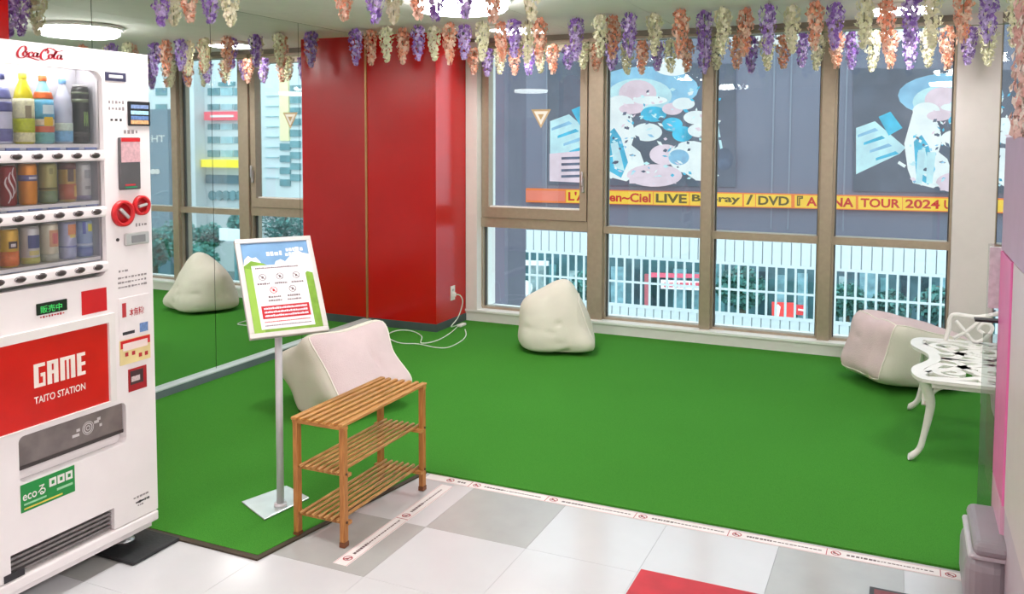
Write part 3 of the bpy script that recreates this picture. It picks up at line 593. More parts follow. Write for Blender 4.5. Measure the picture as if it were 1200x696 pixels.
q = bottle('clear water bottle with pale blue label on the top shelf', 2.097, z, .222, .029, (206, 210, 226), (120, 170, 214), [(.02, .20, (124, 182, 222)), (.20, .32, (214, 230, 214))])
q = can('tall black can with green claw mark on the top shelf', 2.166, z, .205, .028, (44, 44, 42), [(.70, .76, (120, 130, 104)), (.84, .88, (110, 116, 96)), (.12, .20, (74, 66, 62))])
for k in range(3):
    mb = MB(); a0 = -.28 + k * .2; vs = []
    for t, (zz, wd) in enumerate(((.10, .03), (.085, .05), (.065, .045), (.048, .015))):
        for s_ in (-1, 1): an = a0 + s_ * wd + (.03 if t % 2 else 0); vs.append((0.0306 * math.cos(an), 0.0306 * math.sin(an), zz + .012))
    mb.add(vs, [(2 * i, 2 * i + 1, 2 * i + 3, 2 * i + 2) for i in range(3)]); mb.build('claw_stroke', mat('claw_green', (170, 214, 110), .4), q)
z = 1.3285
q = can('red cola can with white wave on the middle shelf', 1.880, z, .136, .030, (150, 20, 34), [])
for a0, z0 in ((-.45, .02), (-.1, .035), (.25, .05)):
    mb = MB(); vs = []
    for t in range(9):
        u = t / 8; an = a0 + .25 * math.sin(u * 6); zz = z0 - .01 + u * .085; wd = .05 + .05 * math.sin(u * math.pi)
        for s_ in (-1, 1): vs.append((.0318 * math.cos(an + s_ * wd), .0318 * math.sin(an + s_ * wd), zz))
    mb.add(vs, [(2 * i, 2 * i + 1, 2 * i + 3, 2 * i + 2) for i in range(8)]); mb.build('white_wave', mat('wave_white', (240, 214, 216), .4), q)
can('bright orange soda can with blue band on the middle shelf', 1.956, z, .140, .028, (240, 150, 30), [(.56, .70, (120, 116, 170))], [(.6, .66, -.5, .4, (230, 224, 232))])
can('olive green can on the middle shelf', 2.031, z, .140, .028, (186, 178, 112), [(.02, .30, (130, 150, 112)), (.32, .38, (120, 112, 60))], [(.7, .85, -.5, -.1, (150, 144, 84))])
can('brown and gold coffee can on the middle shelf', 2.105, z, .140, .028, (206, 168, 92), [(.06, .44, (196, 96, 60)), (.80, .96, (120, 60, 50))], [(.5, .8, -.6, .1, (90, 60, 40)), (.12, .4, .1, .6, (222, 178, 90))])
can('silver white can at the right end of the middle shelf', 2.166, z, .136, .028, (206, 204, 204), [(.02, .14, (150, 140, 170))], [(.58, .8, -.45, .35, (168, 166, 172)), (.3, .38, -.4, .3, (150, 148, 150))])
z = 1.1305
can('yellow and orange can with dark mark on the bottom shelf', 1.882, z, .128, .029, (226, 176, 60), [(.04, .40, (232, 120, 60))], [(.48, .66, -.6, .3, (70, 40, 50)), (.52, .6, -.4, .1, (236, 220, 220))])
can('silver can with navy panel on the bottom shelf', 1.957, z, .128, .029, (212, 206, 206), [(.02, .18, (200, 196, 110))], [(.42, .76, -.8, .5, (80, 84, 140)), (.24, .36, -.7, .4, (216, 200, 130))])
can('cream can with a pink peach on the bottom shelf', 2.028, z, .134, .029, (226, 214, 190), [(.02, .2, (196, 192, 176))], [(.38, .8, -.6, .5, (222, 160, 120)), (.45, .72, -.3, .4, (214, 100, 108))])
can('lavender can with an orange fruit on the bottom shelf', 2.100, z, .134, .028, (186, 186, 220), [(.30, .34, (120, 122, 190))], [(.62, .9, -.6, .4, (226, 140, 80)), (.55, .64, -.4, .3, (226, 196, 90))])
can('blue can with a yellow mark at the right end of the bottom shelf', 2.166, z, .132, .028, (150, 170, 208), [(.30, .36, (206, 212, 232)), (.02, .26, (110, 124, 184))], [(.68, .88, -.2, .4, (222, 214, 60)), (.62, .94, -.8, -.45, (70, 80, 180))])

# ================================================================== WOODEN SHOE RACK
bam_y = wood('bamboo_slat', (168, 112, 52), (206, 152, 84), 1, 50); bam_z = wood('bamboo_post', (158, 98, 46), (192, 132, 70), 2, 50); bam_x = wood('bamboo_rail', (164, 106, 50), (202, 146, 80), 0, 50); bam_d = wood('bamboo_dowel', (150, 100, 48), (206, 156, 92), 1, 60)
RX0, RX1, RY0, RY1 = -2.118, -1.902, 2.668, 3.256
rk = empty('shoe_rack', ((RX0 + RX1) / 2, (RY0 + RY1) / 2, 0)); RO = Vector(rk.location); tag(rk, 'empty three-tier slatted bamboo shoe rack', 'shoe rack')
for x in (RX0, RX1):
    for y in (RY0, RY1):
        lg = edge_soft(wbuild(MB().box((x - .011, y - .014, .020), (x + .011, y + .014, .463)), 'leg', bam_z, rk, RO), .003)
        wbuild(MB().box((x - .012, y - .015, .0015 if x == RX1 else .0095), (x + .012, y + .015, .020)), 'foot_pad', mat('dark_wood_foot', (120, 70, 40), .6), lg, RO)
        for zt in (.097, .283): wbuild(MB().tube([(x + (.012 if x == RX1 else -.012), y, zt), (x + (.016 if x == RX1 else -.016), y, zt)], .005, 8), 'bolt', mat('bolt_dark', (80, 56, 40), .5), lg, RO)
for t, zt in enumerate((.097, .283, .469)):
    for y in (RY0, RY1):
        yo = .0 if t == 2 else (.021 if y == RY0 else -.021)
        edge_soft(wbuild(MB().box((RX0 - .014, y + yo - .013, zt - .016), (RX1 + .014, y + yo + .013, zt - .002)), 'end_rail', bam_x, rk, RO), .002)
    ns = 7
    for k in range(ns):
        x = RX0 + (RX1 - RX0) * k / (ns - 1); ov = .022 if t == 2 else .03
        if t == 2:
            wd = .0125 if k in (0, ns - 1) else .0085
            edge_soft(wbuild(MB().box((x - wd, RY0 - ov, zt - .002), (x + wd, RY1 + ov, zt + .010)), 'slat', bam_y, rk, RO), .003)
        else:
            xx = RX0 + .022 + (RX1 - RX0 - .044) * k / (ns - 1)
            wbuild(MB().tube([(xx, RY0 - .012, zt + .004), (xx, RY1 + .012, zt + .004)], .0068, 8), 'slat', bam_d, rk, RO, True)

# ================================================================== SIGN STAND
st = empty('sign_stand', (-2.39, 2.862, 0)); SO = Vector(st.location); tag(st, 'tilted notice in a silver frame on a slim floor stand', 'sign stand')
frame_m = mat('frame_silver', (226, 222, 218), .35, metal=.25)
pts = [Vector(on(x, y, 2, .0)) for x, y in ((283, 592), (310, 613), (363, 587), (336, 573))]
edge_soft(wbuild(MB().prism([(p.x, p.y, .010) for p in pts], (0, 0, .007)), 'base_plate', mat('plate_pale', (214, 224, 222), .25, metal=.5), st, SO), .003)
wbuild(MB().tube([(-2.336, 2.830, .016), (-2.336, 2.830, .03)], .026, 20).tube([(-2.336, 2.830, .02), (-2.336, 2.832, .86)], .0150, 16), 'pole', mat('pole_silver', (214, 212, 216), .4, metal=.15), st, SO, True)
yaw, tl = math.radians(54.88), math.radians(33.44)
bn = Vector((math.sin(yaw), -math.cos(yaw), 0)); br = Vector((math.cos(yaw), math.sin(yaw), 0)); bu = Vector((0, 0, 1)) * math.cos(tl) - bn * math.sin(tl); bz = bn * math.cos(tl) + Vector((0, 0, 1)) * math.sin(tl)
bc = Vector((-2.300, 2.810, .951))
wbuild(MB().tube([(-2.336, 2.832, .85), tuple(bc - bu * .07 - bz * .03), tuple(bc - bu * .05 - bz * .012)], [.012, .016, .022], 12), 'neck', frame_m, st, SO, True)
def bquad(mb, x0, x1, y0, y1, d0, d1):
    P = [bc + br * x + bu * y + bz * d0 for x, y in ((x0, y0), (x1, y0), (x1, y1), (x0, y1))]; mb.prism(P, bz * (d1 - d0)); return mb
BW, BH = .158, .217
fb = wbuild(bquad(MB(), -BW, BW, -BH, BH, -.012, 0), 'backing', mat('back_grey', (170, 168, 166), .5), st, SO)
mb = MB(); t = .020
for a in ((-BW, BW, BH - t, BH), (-BW, BW, -BH, -BH + t), (-BW, -BW + t, -BH + t, BH - t), (BW - t, BW, -BH + t, BH - t)): bquad(mb, *a, 0, .010)
fr = edge_soft(wbuild(mb, 'snap_frame', frame_m, st, SO), .003)
sheet = wbuild(bquad(MB(), -BW + t, BW - t, -BH + t, BH - t, 0, .0015), 'notice_sheet', mat('notice_sky', (124, 166, 206), .35, var=.12, scale=7), st, SO)
def nb(name, x0, x1, y0, y1, m, d=.0015):       # printed field in sheet coordinates 0..1 from lower left
    X = lambda u: -BW + t + u * 2 * (BW - t); Yv = lambda v: -BH + t + v * 2 * (BH - t)
    return wbuild(bquad(MB(), X(x0), X(x1), Yv(y0), Yv(y1), d, d + .0004), name, m, sheet, SO)
def npoly(name, uv, m, d):
    P = [bc + br * (-BW + t + u * 2 * (BW - t)) + bu * (-BH + t + v * 2 * (BH - t)) + bz * d for u, v in uv]; return wbuild(MB().prism(P, bz * .0003), name, m, sheet, SO)
grass_p = mat('notice_green', (126, 168, 60), .4, var=.15, scale=30); cloud_p = mat('notice_cloud', (236, 240, 246), .4); page_p = mat('notice_page', (240, 236, 238), .4); nred = mat('notice_red', (196, 34, 44), .4); nink = mat('notice_ink', (120, 104, 108), .5)
npoly('cloud_print', [(.0, .74), (.03, .82), (.09, .86), (.14, .83), (.2, .84), (.26, .78), (.24, .7), (0, .68)], cloud_p, .0016)
npoly('cloud_print', [(.44, .72), (.48, .78), (.56, .80), (.62, .77), (.72, .84), (.82, .90), (.9, .86), (1.0, .84), (1.0, .62), (.44, .66)], cloud_p, .0016)
npoly('meadow_print', [(0, 0), (1, 0), (1, .62), (.92, .64), (.86, .6), (.5, .66), (.3, .76), (.12, .80), (0, .74)], grass_p, .0019)
npoly('meadow_light', [(0, 0), (.16, 0), (.12, .70), (.02, .72), (0, .6)], mat('notice_lime', (150, 190, 76), .4), .0022)
nb('page_print', .11, .89, .035, .74, page_p, .0024)
def nline(v, h, u0, u1, m, d=.003, seed=1, dens=.018):
    rng = random.Random(seed); u = u0; mb = MB(); X = lambda q: -BW + t + q * 2 * (BW - t); Yv = lambda q: -BH + t + q * 2 * (BH - t)
    while u < u1:
        wdt = rng.uniform(.6, 1.2) * dens; hh = h * rng.uniform(.7, 1)
        bquad(mb, X(u), X(min(u + wdt, u1)), Yv(v), Yv(v + hh), d, d + .0003); u += wdt * 1.28
    return wbuild(mb, 'printed_line', m, sheet, SO)
nline(.845, .055, .36, .60, cloud_p, .0021, 3, .06); nline(.885, .05, .66, .92, cloud_p, .0021, 4, .05); nline(.83, .045, .64, .86, cloud_p, .0021, 41, .05)
nline(.70, .018, .16, .80, nink, .003, 5, .022)
for k, (u, v) in enumerate(((.245, .605), (.50, .605), (.745, .605), (.375, .455), (.655, .455))):
    mb = MB(); c0 = bc + br * (-BW + t + u * 2 * (BW - t)) + bu * (-BH + t + v * 2 * (BH - t)) + bz * .003
    A = ring_pts(.0125, 18); B = ring_pts(.0150, 18); mb.add([c0 + br * p.x + bu * p.y for p in A + B], [(i, 18 + i, 18 + (i + 1) % 18, (i + 1) % 18) for i in range(18)])
    for d_ in ((-1, 1),):
        mb.add([c0 + br * x + bu * y for x, y in ((-.010, .008), (-.008, .010), (.010, -.008), (.008, -.010))], [(0, 3, 2, 1)])
    mb.add([c0 + br * x + bu * y for x, y in ((-.005, -.006), (.006, -.006), (.004, .004), (-.003, .006))], [(0, 1, 2, 3)])
    wbuild(mb, 'ban_icon', nink if k != 3 else nred, sheet, SO)
    nline(v - .085, .022, u - .09, u + .09, nink, .003, 20 + k, .026)
    if k > 2: nline(v - .125, .02, u - .10, u + .10, nink, .003, 40 + k, .024)
nb('red_notice', .155, .855, .145, .285, nred, .0028)
for k, v in enumerate((.245, .205, .165)): nline(v, .022, .19, .82, cloud_p, .0034, 30 + k, .022)
for k, v in enumerate((.105, .065)): nline(v, .012, .17, .84, nink if k else nred, .003, 50 + k, .02)

# ================================================================== BEAN BAGS
cream_f = mat('cream_canvas', (226, 220, 207), .85, var=.04, scale=5, bump=.25, bscale=240, spec=.2)
pink_f = mat('pink_knit', (220, 198, 200), .9, var=.05, scale=6, bump=.35, bscale=150, spec=.15)
pipe_f = mat('cream_piping', (232, 226, 214), .8)
def smooth_floor(z): return z if z > .06 else (.006 + .054 * math.exp((z - .06) / .054) if z > -.4 else .006)
def bean_bag(label, centre, half, R, zscale, pinks, handles=(), n=3.2, N=26, wr=.006, seed=0, folds=(), taper=0):
    o = empty('bean_bag', (centre[0], centre[1], 0)); tag(o, label, 'bean bag', 'bean bags on the green carpet')
    def base(q):
        m = (abs(q.x) ** n + abs(q.y) ** n + abs(q.z) ** n) ** (1 / n); p = Vector((q.x / m, q.y / m, q.z / m))
        cr = (p.x * p.y * p.z) ** 2; e = 1 + .45 * cr
        return Vector((p.x * half[0] * e, p.y * half[1] * e, p.z * half[2] * e))
    def place(q):
        p = R @ base(q); p.z *= zscale
        if taper and p.z > -half[2] * .55:
            u_ = min(1, (p.z + half[2] * .55) / (half[2] * 1.6)); k_ = 1 - taper * u_ ** 1.15; p.x *= k_; p.y *= k_
        for c, d, r in handles:
            k = math.exp(-((p - Vector(c)).length / r) ** 2); p = p + Vector(d) * k
        nz = noise.noise(Vector((p.x * 3.2 + seed, p.y * 3.2, p.z * 5.5))) * 1.6 + noise.noise(Vector((p.x * 9 + seed, p.y * 9, p.z * 16 + seed))) * .7
        nr = p.normalized() if p.length > 1e-6 else Vector((0, 0, 1)); p = p + nr * nz * wr
        for c, ax, dep, wd, ln in folds:                       # creases: a narrow furrow across the cloth
            v = p - Vector(c); A = Vector(ax).normalized(); al = v.dot(A); pe = (v - A * al).length
            p = p - nr * dep * math.exp(-(pe / wd) ** 2) * math.exp(-(al / ln) ** 2)
        return p
    zmin = min(place(Vector((a / 6, b / 6, c / 6))).z for a in range(-6, 7) for b in range(-6, 7) for c in range(-6, 7) if max(abs(a), abs(b), abs(c)) == 6)
    lift = centre[2] - zmin
    def final(q):
        p = place(q); z = p.z + lift; f = smooth_floor(z); sq = max(0, f - z); k = 1 + min(.10, sq * .25)
        return Vector((p.x * k, p.y * k, f + .009))
    faces = [((1,0,0),(0,1,0),(0,0,1)), ((-1,0,0),(0,-1,0),(0,0,1)), ((0,1,0),(-1,0,0),(0,0,1)), ((0,-1,0),(1,0,0),(0,0,1)), ((0,0,1),(1,0,0),(0,1,0)), ((0,0,-1),(-1,0,0),(0,1,0))]
    groups = {'cover': MB(), 'stretch_panel': MB()}
    for fi, (nn, uu, vv) in enumerate(faces):
        nn, uu, vv = Vector(nn), Vector(uu), Vector(vv); vs = []
        for i in range(N + 1):
            for j in range(N + 1):
                a = math.tan((2 * i / N - 1) * math.pi / 4); b = math.tan((2 * j / N - 1) * math.pi / 4); vs.append(final(nn + uu * a + vv * b))
        groups['stretch_panel' if fi in pinks else 'cover'].add(vs, [(i * (N + 1) + j, (i + 1) * (N + 1) + j, (i + 1) * (N + 1) + j + 1, i * (N + 1) + j + 1) for i in range(N) for j in range(N)])
    for nm, mb in groups.items():
        if mb.v:
            ob = mb.build(nm, pink_f if nm == 'stretch_panel' else cream_f, o, True)
            bm = bmesh.new(); bm.from_mesh(ob.data); bmesh.ops.remove_doubles(bm, verts=bm.verts, dist=.0004); bm.to_mesh(ob.data); bm.free()
            ob.data.polygons.foreach_set('use_smooth', [True] * len(ob.data.polygons))
    seen = set()
    for fi in (pinks or [0]):                                   # piping round the seams
        nn, uu, vv = (Vector(x) for x in faces[fi]); loop = []
        for s in range(4 * 16):
            k, t_ = divmod(s, 16); t_ = t_ / 8 - 1
            a, b = ((t_, -1), (1, t_), (-t_, 1), (-1, -t_))[k]; loop.append(final(nn + uu * a + vv * b))
        MB().tube(loop, .0045, 6, closed=True).build('piping', pipe_f, o, True)
    return o
def rotm(yaw_, pitch_, roll_=0): return (Matrix.Rotation(math.radians(yaw_), 3, 'Z') @ Matrix.Rotation(math.radians(-pitch_), 3, 'Y') @ Matrix.Rotation(math.radians(roll_), 3, 'X'))
bean_bag('pink and cream bean bag slumped behind the wooden rack', (-2.93, 4.12, -.05), (.23, .285, .285), rotm(-17, 36), .74, [0, 1], [((.0, .22, .2), (.03, .03, .02), .12)], n=4.6, seed=3, wr=.0035, folds=[((.22, .02, .08), (-.45, 0, .8), .025, .02, .35), ((.2, -.12, .1), (-.3, .7, .3), .008, .014, .2), ((.2, .12, .1), (-.3, .7, -.2), .008, .014, .2), ((.26, .0, -.02), (-.1, .8, .2), .008, .014, .2)])
bean_bag('cream drop-shaped bean bag in front of the first window', (-2.32, 5.93, -.08), (.30, .30, .27), rotm(28, 0), .96, [], [((.03, 0, .23), (.03, 0, .08), .13), ((.27, -.14, -.10), (.06, -.03, 0), .10), ((-.2, -.1, .15), (-.05, 0, .03), .12)], n=2.5, seed=11, wr=.0045, taper=.42, folds=[((.2, -.24, -.14), (1, -.2, .35), .035, .02, .15), ((.1, -.22, .05), (1, -.3, .25), .014, .016, .2), ((-.05, -.25, 0), (1, -.1, -.1), .012, .016, .2), ((-.02, -.25, -.1), (1, 0, .1), .012, .016, .2)])
bean_bag('pink and cream bean bag lying beside the white bench', (.03, 6.0, -.05), (.31, .27, .245), rotm(211, 15), .86, [0, 4], [((-.12, -.08, .22), (.02, .02, -.04), .055), ((-.3, -.1, -.2), (-.05, 0, 0), .12)], n=3.8, seed=21, wr=.004, folds=[((-.2, -.26, -.1), (.1, 0, 1), .02, .02, .14), ((-.26, -.05, .1), (.2, 1, .1), .012, .02, .14)])

# ================================================================== OUTLET AND EXTENSION CORD
o = empty('wall_outlet', (CX1, 6.27, .28)); MB().rbox((.0, -.036, -.06), (.008, .036, .06), .004).build('cover_plate', white_paint, o); MB().rbox((.008, -.014, -.03), (.03, .014, .005), .004).build('plug', white_paint, o); MB().box((.008, -.012, .018), (.0095, -.008, .034)).box((.008, .008, .018), (.0095, .012, .034)).build('socket_slot', ink, o)
tag(o, 'white wall outlet low on the red column', 'outlet')
cordp = [(CX1 + .032, 6.27, .27), (CX1 + .07, 6.28, .26), (CX1 + .085, 6.29, .2), (CX1 + .07, 6.24, .09), (CX1 + .06, 6.14, .03)]
g = lambda x, y: tuple(on(x, y, 2, .014))
cordp += [g(537, 381), g(528, 390), g(512, 399), g(494, 402), g(494, 394), g(483, 388), g(468, 387), g(456, 391), g(457, 397), g(470, 402), g(490, 403), g(510, 407), g(525, 407), g(540, 400), g(546, 393), g(545, 386)]
eo = empty('extension_cord', (CX1 + .1, 6.0, 0)); EO = Vector(eo.location); tag(eo, 'white extension cord coiled on the carpet below the outlet', 'cord')
wbuild(MB().tube(catmull(cordp, 8), .0042, 6), 'cable', mat('cord_white', (226, 232, 222), .5), eo, EO, True)
pt = Vector(on(541, 382, 2, .012)); wbuild(MB().rbox((pt.x - .02, pt.y - .05, .010), (pt.x + .02, pt.y + .05, .032), .008), 'socket_block', white_paint, eo, EO)

# ================================================================== CAST WHITE BENCH (faces -X)
bn_o = empty('garden_bench', (.30, 4.92, 0)); BO = Vector(bn_o.location); tag(bn_o, 'white cast-metal garden bench with scrollwork seat and curved legs', 'bench')
cast = mat('white_cast_metal', (238, 234, 230), .35, var=.03, bump=.15, bscale=60)
BX0, BX1, BY0, BY1, ZS = .085, .52, 4.50, 5.42, .42
outline = catmull([(BX0 + .02, BY0 + .03, 0), (BX0, BY0 + .12, 0), (BX0 + .01, BY0 + .22, 0), (BX0 + .07, BY0 + .36, 0), (BX0 + .085, (BY0 + BY1) / 2, 0), (BX0 + .07, BY1 - .36, 0), (BX0 + .01, BY1 - .22, 0), (BX0, BY1 - .12, 0), (BX0 + .02, BY1 - .03, 0), (BX0 + .08, BY1, 0), (BX1 - .05, BY1, 0), (BX1, BY1 - .04, 0), (BX1, BY0 + .04, 0), (BX1 - .05, BY0, 0), (BX0 + .08, BY0, 0)], 4, True)
def strip(mb, pts, wd, th, z, closed=False):
    n = len(pts); Ls = []; Rs = []
    for i, p in enumerate(pts):
        a = pts[i - 1] if (i or closed) else p; b = pts[(i + 1) % n] if (i + 1 < n or closed) else p; tt = Vector((b.x - a.x, b.y - a.y, 0)).normalized(); nn = Vector((-tt.y, tt.x, 0)); ww = wd * (1 if closed else .55 + .45 * math.sin(math.pi * i / (n - 1)))
        Ls.append(p + nn * ww / 2); Rs.append(p - nn * ww / 2)
    m = n if closed else n - 1
    vs = [(q.x, q.y, z + th) for q in Ls] + [(q.x, q.y, z + th) for q in Rs] + [(q.x, q.y, z) for q in Ls] + [(q.x, q.y, z) for q in Rs]
    fs = []
    for i in range(m):
        j = (i + 1) % n; fs += [(i, n + i, n + j, j), (2 * n + i, 2 * n + j, 3 * n + j, 3 * n + i), (i, j, 2 * n + j, 2 * n + i), (n + i, 3 * n + i, 3 * n + j, n + j)]
    mb.add(vs, fs)
mb = MB(); strip(mb, outline, .055, .016, ZS - .012, True); wbuild(mb, 'seat_rim', cast, bn_o, BO)
def spiral(c, r0, turns, a0, sgn=1, n=26): return [Vector((c[0] + r0 * (1 - .75 * k / n) * math.cos(a0 + sgn * turns * 6.283 * k / n), c[1] + r0 * (1 - .75 * k / n) * math.sin(a0 + sgn * turns * 6.283 * k / n), 0)) for k in range(n + 1)]
mb = MB(); cy = (BY0 + BY1) / 2
for s in (-1, 1):
    Yv = lambda d: cy + s * d
    strip(mb, catmull([(BX1 - .03, Yv(.02), 0), (BX0 + .26, Yv(.10), 0), (BX0 + .15, Yv(.22), 0), (BX0 + .04, Yv(.33), 0)], 8), .052, .012, ZS - .010)
    strip(mb, spiral((BX0 + .15, Yv(.29)), .085, 1.2, 1.2 * s, s), .042, .012, ZS - .008)
    strip(mb, spiral((BX0 + .33, Yv(.22)), .095, 1.2, 2.6 * s, -s), .044, .012, ZS - .008)
    strip(mb, spiral((BX0 + .32, Yv(.385)), .06, 1.1, .4 * s, s), .04, .012, ZS - .008)
    strip(mb, catmull([(BX0 + .05, Yv(.42), 0), (BX0 + .18, Yv(.40), 0), (BX0 + .28, Yv(.33), 0), (BX1 - .02, Yv(.31), 0)], 8), .046, .012, ZS - .010)
    strip(mb, catmull([(BX0 + .09, Yv(.0), 0), (BX0 + .19, Yv(.06), 0), (BX0 + .22, Yv(.18), 0), (BX0 + .34, Yv(.33), 0), (BX1 - .02, Yv(.42), 0)], 8), .046, .012, ZS - .010)
    strip(mb, catmull([(BX0 + .10, Yv(.0), 0), (BX0 + .30, Yv(.03), 0), (BX1 - .01, Yv(.12), 0)], 8), .046, .012, ZS - .010)
    strip(mb, catmull([(BX0 + .02, Yv(.38), 0), (BX0 + .07, Yv(.22), 0), (BX0 + .12, Yv(.12), 0), (BX0 + .26, Yv(.16), 0), (BX0 + .42, Yv(.04), 0)], 8), .046, .012, ZS - .010)
wbuild(mb, 'seat_scrollwork', cast, bn_o, BO)
for (lx, ly, fx, fy) in ((BX0 + .035, BY0 + .05, -1, -.25), (BX0 + .035, BY1 - .05, -1, .25), (BX1 - .04, BY0 + .05, .5, -.25), (BX1 - .04, BY1 - .05, .5, .25)):
    prof = [(.03, .0, ZS - .01), (.012, 0, ZS - .06), (-.004, 0, ZS - .13), (.006, 0, ZS - .21), (.022, 0, .13), (.038, 0, .068), (.072, 0, .030), (.084, 0, .027)]
    pts = [Vector((lx + fx * q[0] - fx * .02, ly + fy * q[0], q[2])) for q in prof]
    lg = wbuild(MB().tube(catmull(pts, 5), [(.029 - .014 * min(1, i / 20) if i < 28 else .017) for i in range(len(catmull(pts, 5)))], 8), 'leg', cast, bn_o, BO, True)
    sgn = 1 if ly < cy else -1
    wbuild(MB().tube(catmull([(lx + .005 * fx, ly, ZS - .14), (lx, ly + sgn * .05, ZS - .06), (lx + .0, ly + sgn * .12, ZS - .03), (lx, ly + sgn * .16, ZS - .02)], 6), [.012] * 19, 8), 'leg_bracket', cast, lg, BO, True)
    wbuild(MB().tube(catmull([(lx, ly, ZS - .12), (lx - (fx > 0) * .05 + (fx < 0) * .05, ly, ZS - .055), (lx - fx * .12, ly, ZS - .025)], 6), [.011] * 13, 8), 'leg_bracket', cast, lg, BO, True)
mb = MB()
for s, ye in ((1, BY1), (-1, BY0)):
    mb.box((BX0 + .06, ye - .012, ZS - .035), (BX1 - .04, ye + .004, ZS - .006))
mb.box((BX1 - .012, BY0 + .04, ZS - .035), (BX1 + .004, BY1 - .04, ZS - .006)); wbuild(mb, 'seat_apron', cast, bn_o, BO)
# far armrest of looping scrolls
ya = BY1 - .01
arm = wbuild(MB().tube(catmull([(BX0 + .15, ya, ZS), (BX0 + .165, ya, ZS + .07), (BX0 + .17, ya, ZS + .13), (BX0 + .20, ya, ZS + .155), (BX0 + .30, ya, ZS + .150), (BX0 + .38, ya, ZS + .17), (BX1, ya, ZS + .19)], 6), .012, 8), 'armrest', cast, bn_o, BO, True)
wbuild(MB().tube(catmull([(BX0 + .20, ya, ZS + .12), (BX0 + .25, ya, ZS + .06), (BX0 + .30, ya, ZS + .01), (BX0 + .36, ya, ZS + .05), (BX0 + .38, ya, ZS + .1), (BX0 + .34, ya, ZS + .12), (BX0 + .31, ya, ZS + .085), (BX0 + .34, ya, ZS + .06)], 6), .010, 8).tube(catmull([(BX0 + .19, ya, ZS + .02), (BX0 + .26, ya, ZS + .07), (BX0 + .32, ya, ZS + .13), (BX0 + .36, ya, ZS + .15)], 6), .010, 8), 'arm_scroll', cast, arm, BO, True)
# backrest along the right side
bk = wbuild(MB().tube(catmull([(BX1 - .01, BY0 + .04, ZS), (BX1 + .03, BY0 + .04, ZS + .2), (BX1 + .07, BY0 + .10, ZS + .34), (BX1 + .10, cy, ZS + .44), (BX1 + .07, BY1 - .10, ZS + .34), (BX1 + .03, BY1 - .04, ZS + .2), (BX1 - .01, BY1 - .04, ZS)], 8), .013, 8), 'backrest', cast, bn_o, BO, True)
mb = MB()
for s in (-1, 1):
    for c_, r_ in ((.10, .09), (.27, .085)):
        mb.tube([(BX1 + .03 + .12 * q.x / .2, cy + s * (c_ + q.y), ZS + .20 + q.x) for q in spiral((0, 0), r_, 1.2, s * 1.3, 1)], .009, 7)
    mb.tube(catmull([(BX1 - .01, cy + s * .05, ZS), (BX1 + .04, cy + s * .18, ZS + .15), (BX1 + .06, cy + s * .05, ZS + .3), (BX1 + .09, cy + s * .2, ZS + .4)], 6), .009, 7)
wbuild(mb, 'back_scrollwork', cast, bk, BO, True)

# ================================================================== PHOTO BOOTH EDGE ON THE RIGHT
bo = empty('photo_booth', (.62, 2.75, 0)); PO = Vector(bo.location); tag(bo, 'lilac and pink photo booth panel cut by the right edge', 'booth')
lilac = mat('booth_lilac', (216, 206, 216), .4, var=.02); hot = mat('booth_hot_pink', (246, 122, 190), .35, var=.04); pale = mat('booth_pale_pink', (236, 182, 208), .4, var=.04); mauve = mat('booth_mauve', (206, 178, 208), .4, var=.03)
XB = .318
wbuild(MB().rbox((XB + .012, 2.0, .012), (.95, 3.50, 1.56), .008), 'body', lilac, bo, PO)
wbuild(MB().rbox((XB, 3.17, .36), (XB + .02, 3.505, 1.16), .004), 'pink_edge_panel', hot, bo, PO)
wbuild(MB().rbox((XB, 3.2, .012), (XB + .02, 3.505, .359), .004), 'lower_panel', pale, bo, PO)
wbuild(MB().rbox((XB + .002, 2.85, 1.165), (XB + .022, 3.50, 1.56), .004), 'upper_panel', mauve, bo, PO)
wbuild(MB().rbox((XB + .006, 2.0, .36), (XB + .012, 3.165, 1.16), .002), 'side_panel', mat('booth_grey_lilac', (234, 222, 226), .35, var=.02), bo, PO)
wbuild(MB().box((.272, 3.496, .05), (XB, 3.502, .86)), 'acrylic_wing', clear('clear_acrylic', (.80, .84, .82), .08), bo, PO)
# flower wall on top
fw = wbuild(MB().box((XB + .03, 2.2, 1.56), (XB + .06, 3.40, 2.05)), 'flower_board', mat('board_pink', (232, 212, 206), .7), bo, PO)
mb = MB(); rng = random.Random(5)
for i in range(900):
    c = Vector((XB + rng.uniform(.0, .028), rng.uniform(2.2, 3.42), rng.uniform(1.56, 2.06))); s = rng.uniform(.012, .022); a = rng.uniform(0, 3.14); mb.k = rng.randrange(3)
    u = Vector((rng.uniform(-.4, .4), math.cos(a), math.sin(a))); v = Vector((rng.uniform(-.4, .4), -math.sin(a), math.cos(a))); nn = Vector((-1, 0, 0))
    mb.add([c + u * s, c + v * s, c - u * s, c - v * s, c + nn * s * .45], [(0, 4, 1), (1, 4, 2), (2, 4, 3), (3, 4, 0)])
q = wbuild(mb, 'blossoms', [mat('blossom_pink', (240, 206, 200), .7), mat('blossom_white', (248, 236, 228), .7), mat('blossom_rose', (226, 178, 172), .7)], fw, PO); q['kind'] = 'stuff'
# grey bumper foot at the carpet edge
wbuild(MB().rbox((.215, 3.12, .0015), (XB + .03, 3.44, .20), .05, 4).rbox((.235, 3.10, .205), (XB + .03, 3.46, .255), .03, 3), 'bumper_foot', mat('bumper_grey', (168, 164, 170), .4, var=.04), bo, PO, False)
wbuild(MB().rbox((.222, 3.115, .19), (XB + .03, 3.445, .212), .01, 2), 'bumper_ridge', mat('bumper_pale', (222, 220, 226), .35), bo, PO)
